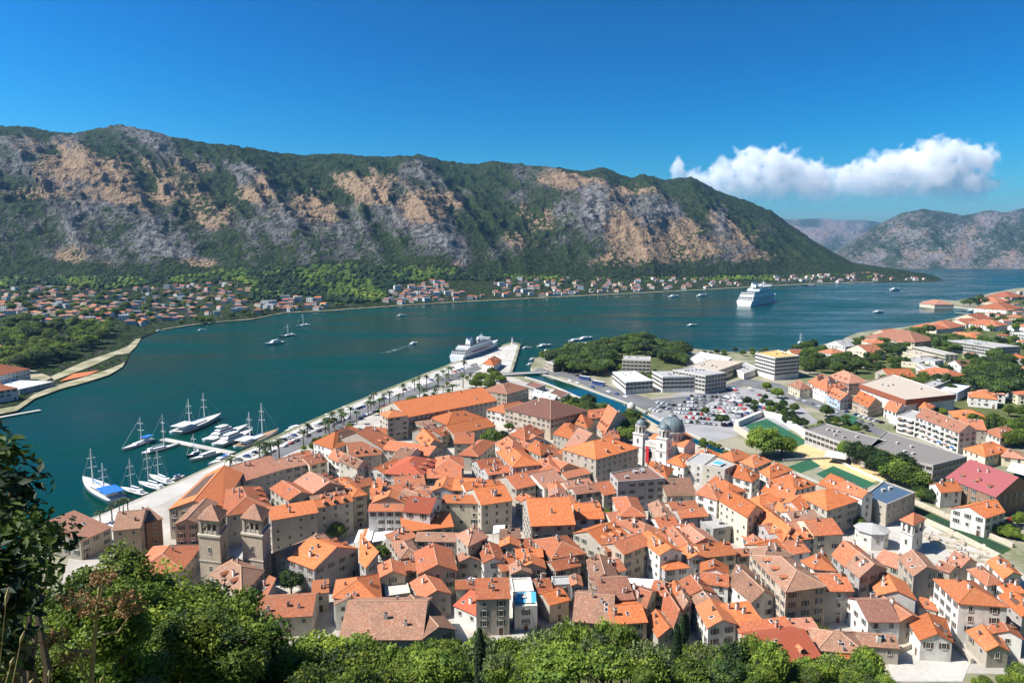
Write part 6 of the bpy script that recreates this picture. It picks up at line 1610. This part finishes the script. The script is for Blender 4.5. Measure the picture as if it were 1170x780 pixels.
for i, (x, y, Y, bend) in enumerate(((2, 640, 3.6, 20), (20, 690, 3.8, 32), (8, 720, 3.4, 24), (30, 745, 3.6, 30), (48, 735, 4.0, -14), (110, 742, 4.4, 24), (60, 770, 3.6, 20))):
    base = atY(x-bend, 830, Y); root = thing('grass_stalk', 'dry seed-headed grass stalk in front of the thicket', 'grass stalk', base, 'dry grass stalks in front of the thicket'); t = atY(x+8, y+30, Y)-base; k_ = atY(x-bend*.3, 800, Y)-base
    m = MB(); m.tube([(0, 0, 0), k_, t*.9, t], [.004, .0035, .002, .001], 'straw', 4); m.obj('stem', root); m = MB(); d = t-t*.85; m.tube([t*.86, t*.93, t], [.002, .011, .002], 'straw', 6); m.obj('seed_head', root)
# ================================================================== PEOPLE (a few pixels tall, on the streets)
def person_mesh(pose, shirt, pants):
    J = {'pel': (0, 0, .95), 'chest': (0, .02, 1.32), 'neck': (0, .0, 1.48), 'head': (0, -.02, 1.60), 'top': (0, -.01, 1.72), 'lh': (.10, 0, .92), 'lk': (.11, -.02-.12*pose, .50), 'la': (.11, .02-.22*pose, .08), 'lt': (.11, -.14-.22*pose, .03), 'rh': (-.10, 0, .92), 'rk': (-.11, -.02+.04*pose, .50), 'ra': (-.11, .04+.26*pose, .09), 'rt': (-.11, -.10+.24*pose, .03),
         'ls': (.19, 0, 1.40), 'le': (.25, .04+.10*pose, 1.14), 'lw': (.26, -.06+.16*pose, .90), 'lf': (.26, -.09+.17*pose, .80), 'rs': (-.19, 0, 1.40), 're': (-.25, .04-.06*pose, 1.14), 'rw': (-.26, -.08-.16*pose, .90), 'rf': (-.26, -.12-.18*pose, .80)}
    rad = {'pel': .135, 'chest': .15, 'neck': .06, 'head': .10, 'top': .085, 'lh': .10, 'lk': .062, 'la': .045, 'lt': .04, 'ls': .07, 'le': .045, 'lw': .034, 'lf': .03}
    names = list(J); E = [('pel', 'chest'), ('chest', 'neck'), ('neck', 'head'), ('head', 'top')]+[(a+b, a+c) for a in 'lr' for b, c in (('h', 'k'), ('k', 'a'), ('a', 't'), ('s', 'e'), ('e', 'w'), ('w', 'f'))]+[('pel', 'lh'), ('pel', 'rh'), ('chest', 'ls'), ('chest', 'rs')]
    me = bpy.data.meshes.new('skel'); me.from_pydata([J[n] for n in names], [(names.index(a), names.index(b)) for a, b in E], []); o = bpy.data.objects.new('skel', me); COL.objects.link(o)
    md = o.modifiers.new('s', 'SKIN'); me.skin_vertices or None
    sv = me.skin_vertices[0].data if len(me.skin_vertices) else None
    if sv is None:
        bpy.context.view_layer.objects.active = o; bpy.ops.mesh.customdata_skin_add(); sv = me.skin_vertices[0].data
    for i, n in enumerate(names):
        r = rad.get(n, rad.get('l'+n[1:], .05)); sv[i].radius = (r, r); sv[i].use_root = n == 'pel'
    sb = o.modifiers.new('u', 'SUBSURF'); sb.levels = 1; dg = bpy.context.evaluated_depsgraph_get(); nm = bpy.data.meshes.new_from_object(o.evaluated_get(dg)); nm.name = 'person_body'
    bpy.data.objects.remove(o)
    nm.materials.clear()
    for k_ in ('skin', shirt, pants, 'hair'): nm.materials.append(MT[k_])
    for p in nm.polygons:
        z, x, y = p.center.z, abs(p.center.x), p.center.y; p.material_index = 3 if (z > 1.66 or (z > 1.56 and y > .03)) else (0 if z > 1.45 else (0 if (x > .19 and z < 1.2) else (1 if z > .95 else (2 if z > .3 else 0)))); p.use_smooth = True
    return nm
MT['skin'] = flat('skin', (.45, .27, .18), .6); MT['hair'] = flat('dark_hair', (.05, .03, .02), .7)
for n_, c_ in (('shirt_white', (.8, .8, .78)), ('shirt_red', (.5, .05, .04)), ('shirt_blue', (.06, .15, .4)), ('shirt_black', (.03, .03, .035)), ('shorts_beige', (.45, .36, .24)), ('shorts_navy', (.03, .04, .09))): MT[n_] = flat(n_, c_, .9)
try:
    PM = [(person_mesh(ps, 'shirt_'+s_, 'shorts_'+p_), s_, p_) for ps, s_, p_ in ((0, 'white', 'navy'), (1, 'red', 'beige'), (1, 'blue', 'beige'), (0, 'black', 'beige'), (1, 'white', 'beige'))]
except Exception as ex:
    print('person failed', ex); PM = []
r8 = random.Random(31)
if PM:
    for (x0, y0), (x1, y1), n, place in (((594, 606), (601, 640), 9, 'on the narrow street beside the orange main-street block'), ((322, 640), (343, 668), 9, 'in the pale square below the bell towers'), ((556, 402), (588, 410), 9, 'on the town pier'), ((700, 548), (706, 600), 6, 'in the lane beside the maroon flat-roofed block'), ((815, 450), (855, 478), 10, 'among the market parasols'), ((410, 606), (445, 622), 6, 'by the cafe awnings in the square'), ((1050, 605), (1110, 632), 5, 'on the ruins by the river'), ((280, 516), (430, 456), 12, 'on the quay')):
        for i in range(n):
            t = r8.random(); m_, s_, p_ = r8.choice(PM); P = gp(x0+(x1-x0)*t+r8.uniform(-3, 3), y0+(y1-y0)*t+r8.uniform(-2, 2), G+.07)
            d_ = 'person in %s shirt and %s shorts %s' % (s_, p_, place); tag(link('person', m_, None, P, r8.uniform(0, 6.28)), d_, 'person', d_.replace('person', 'people', 1))
flush_labels()
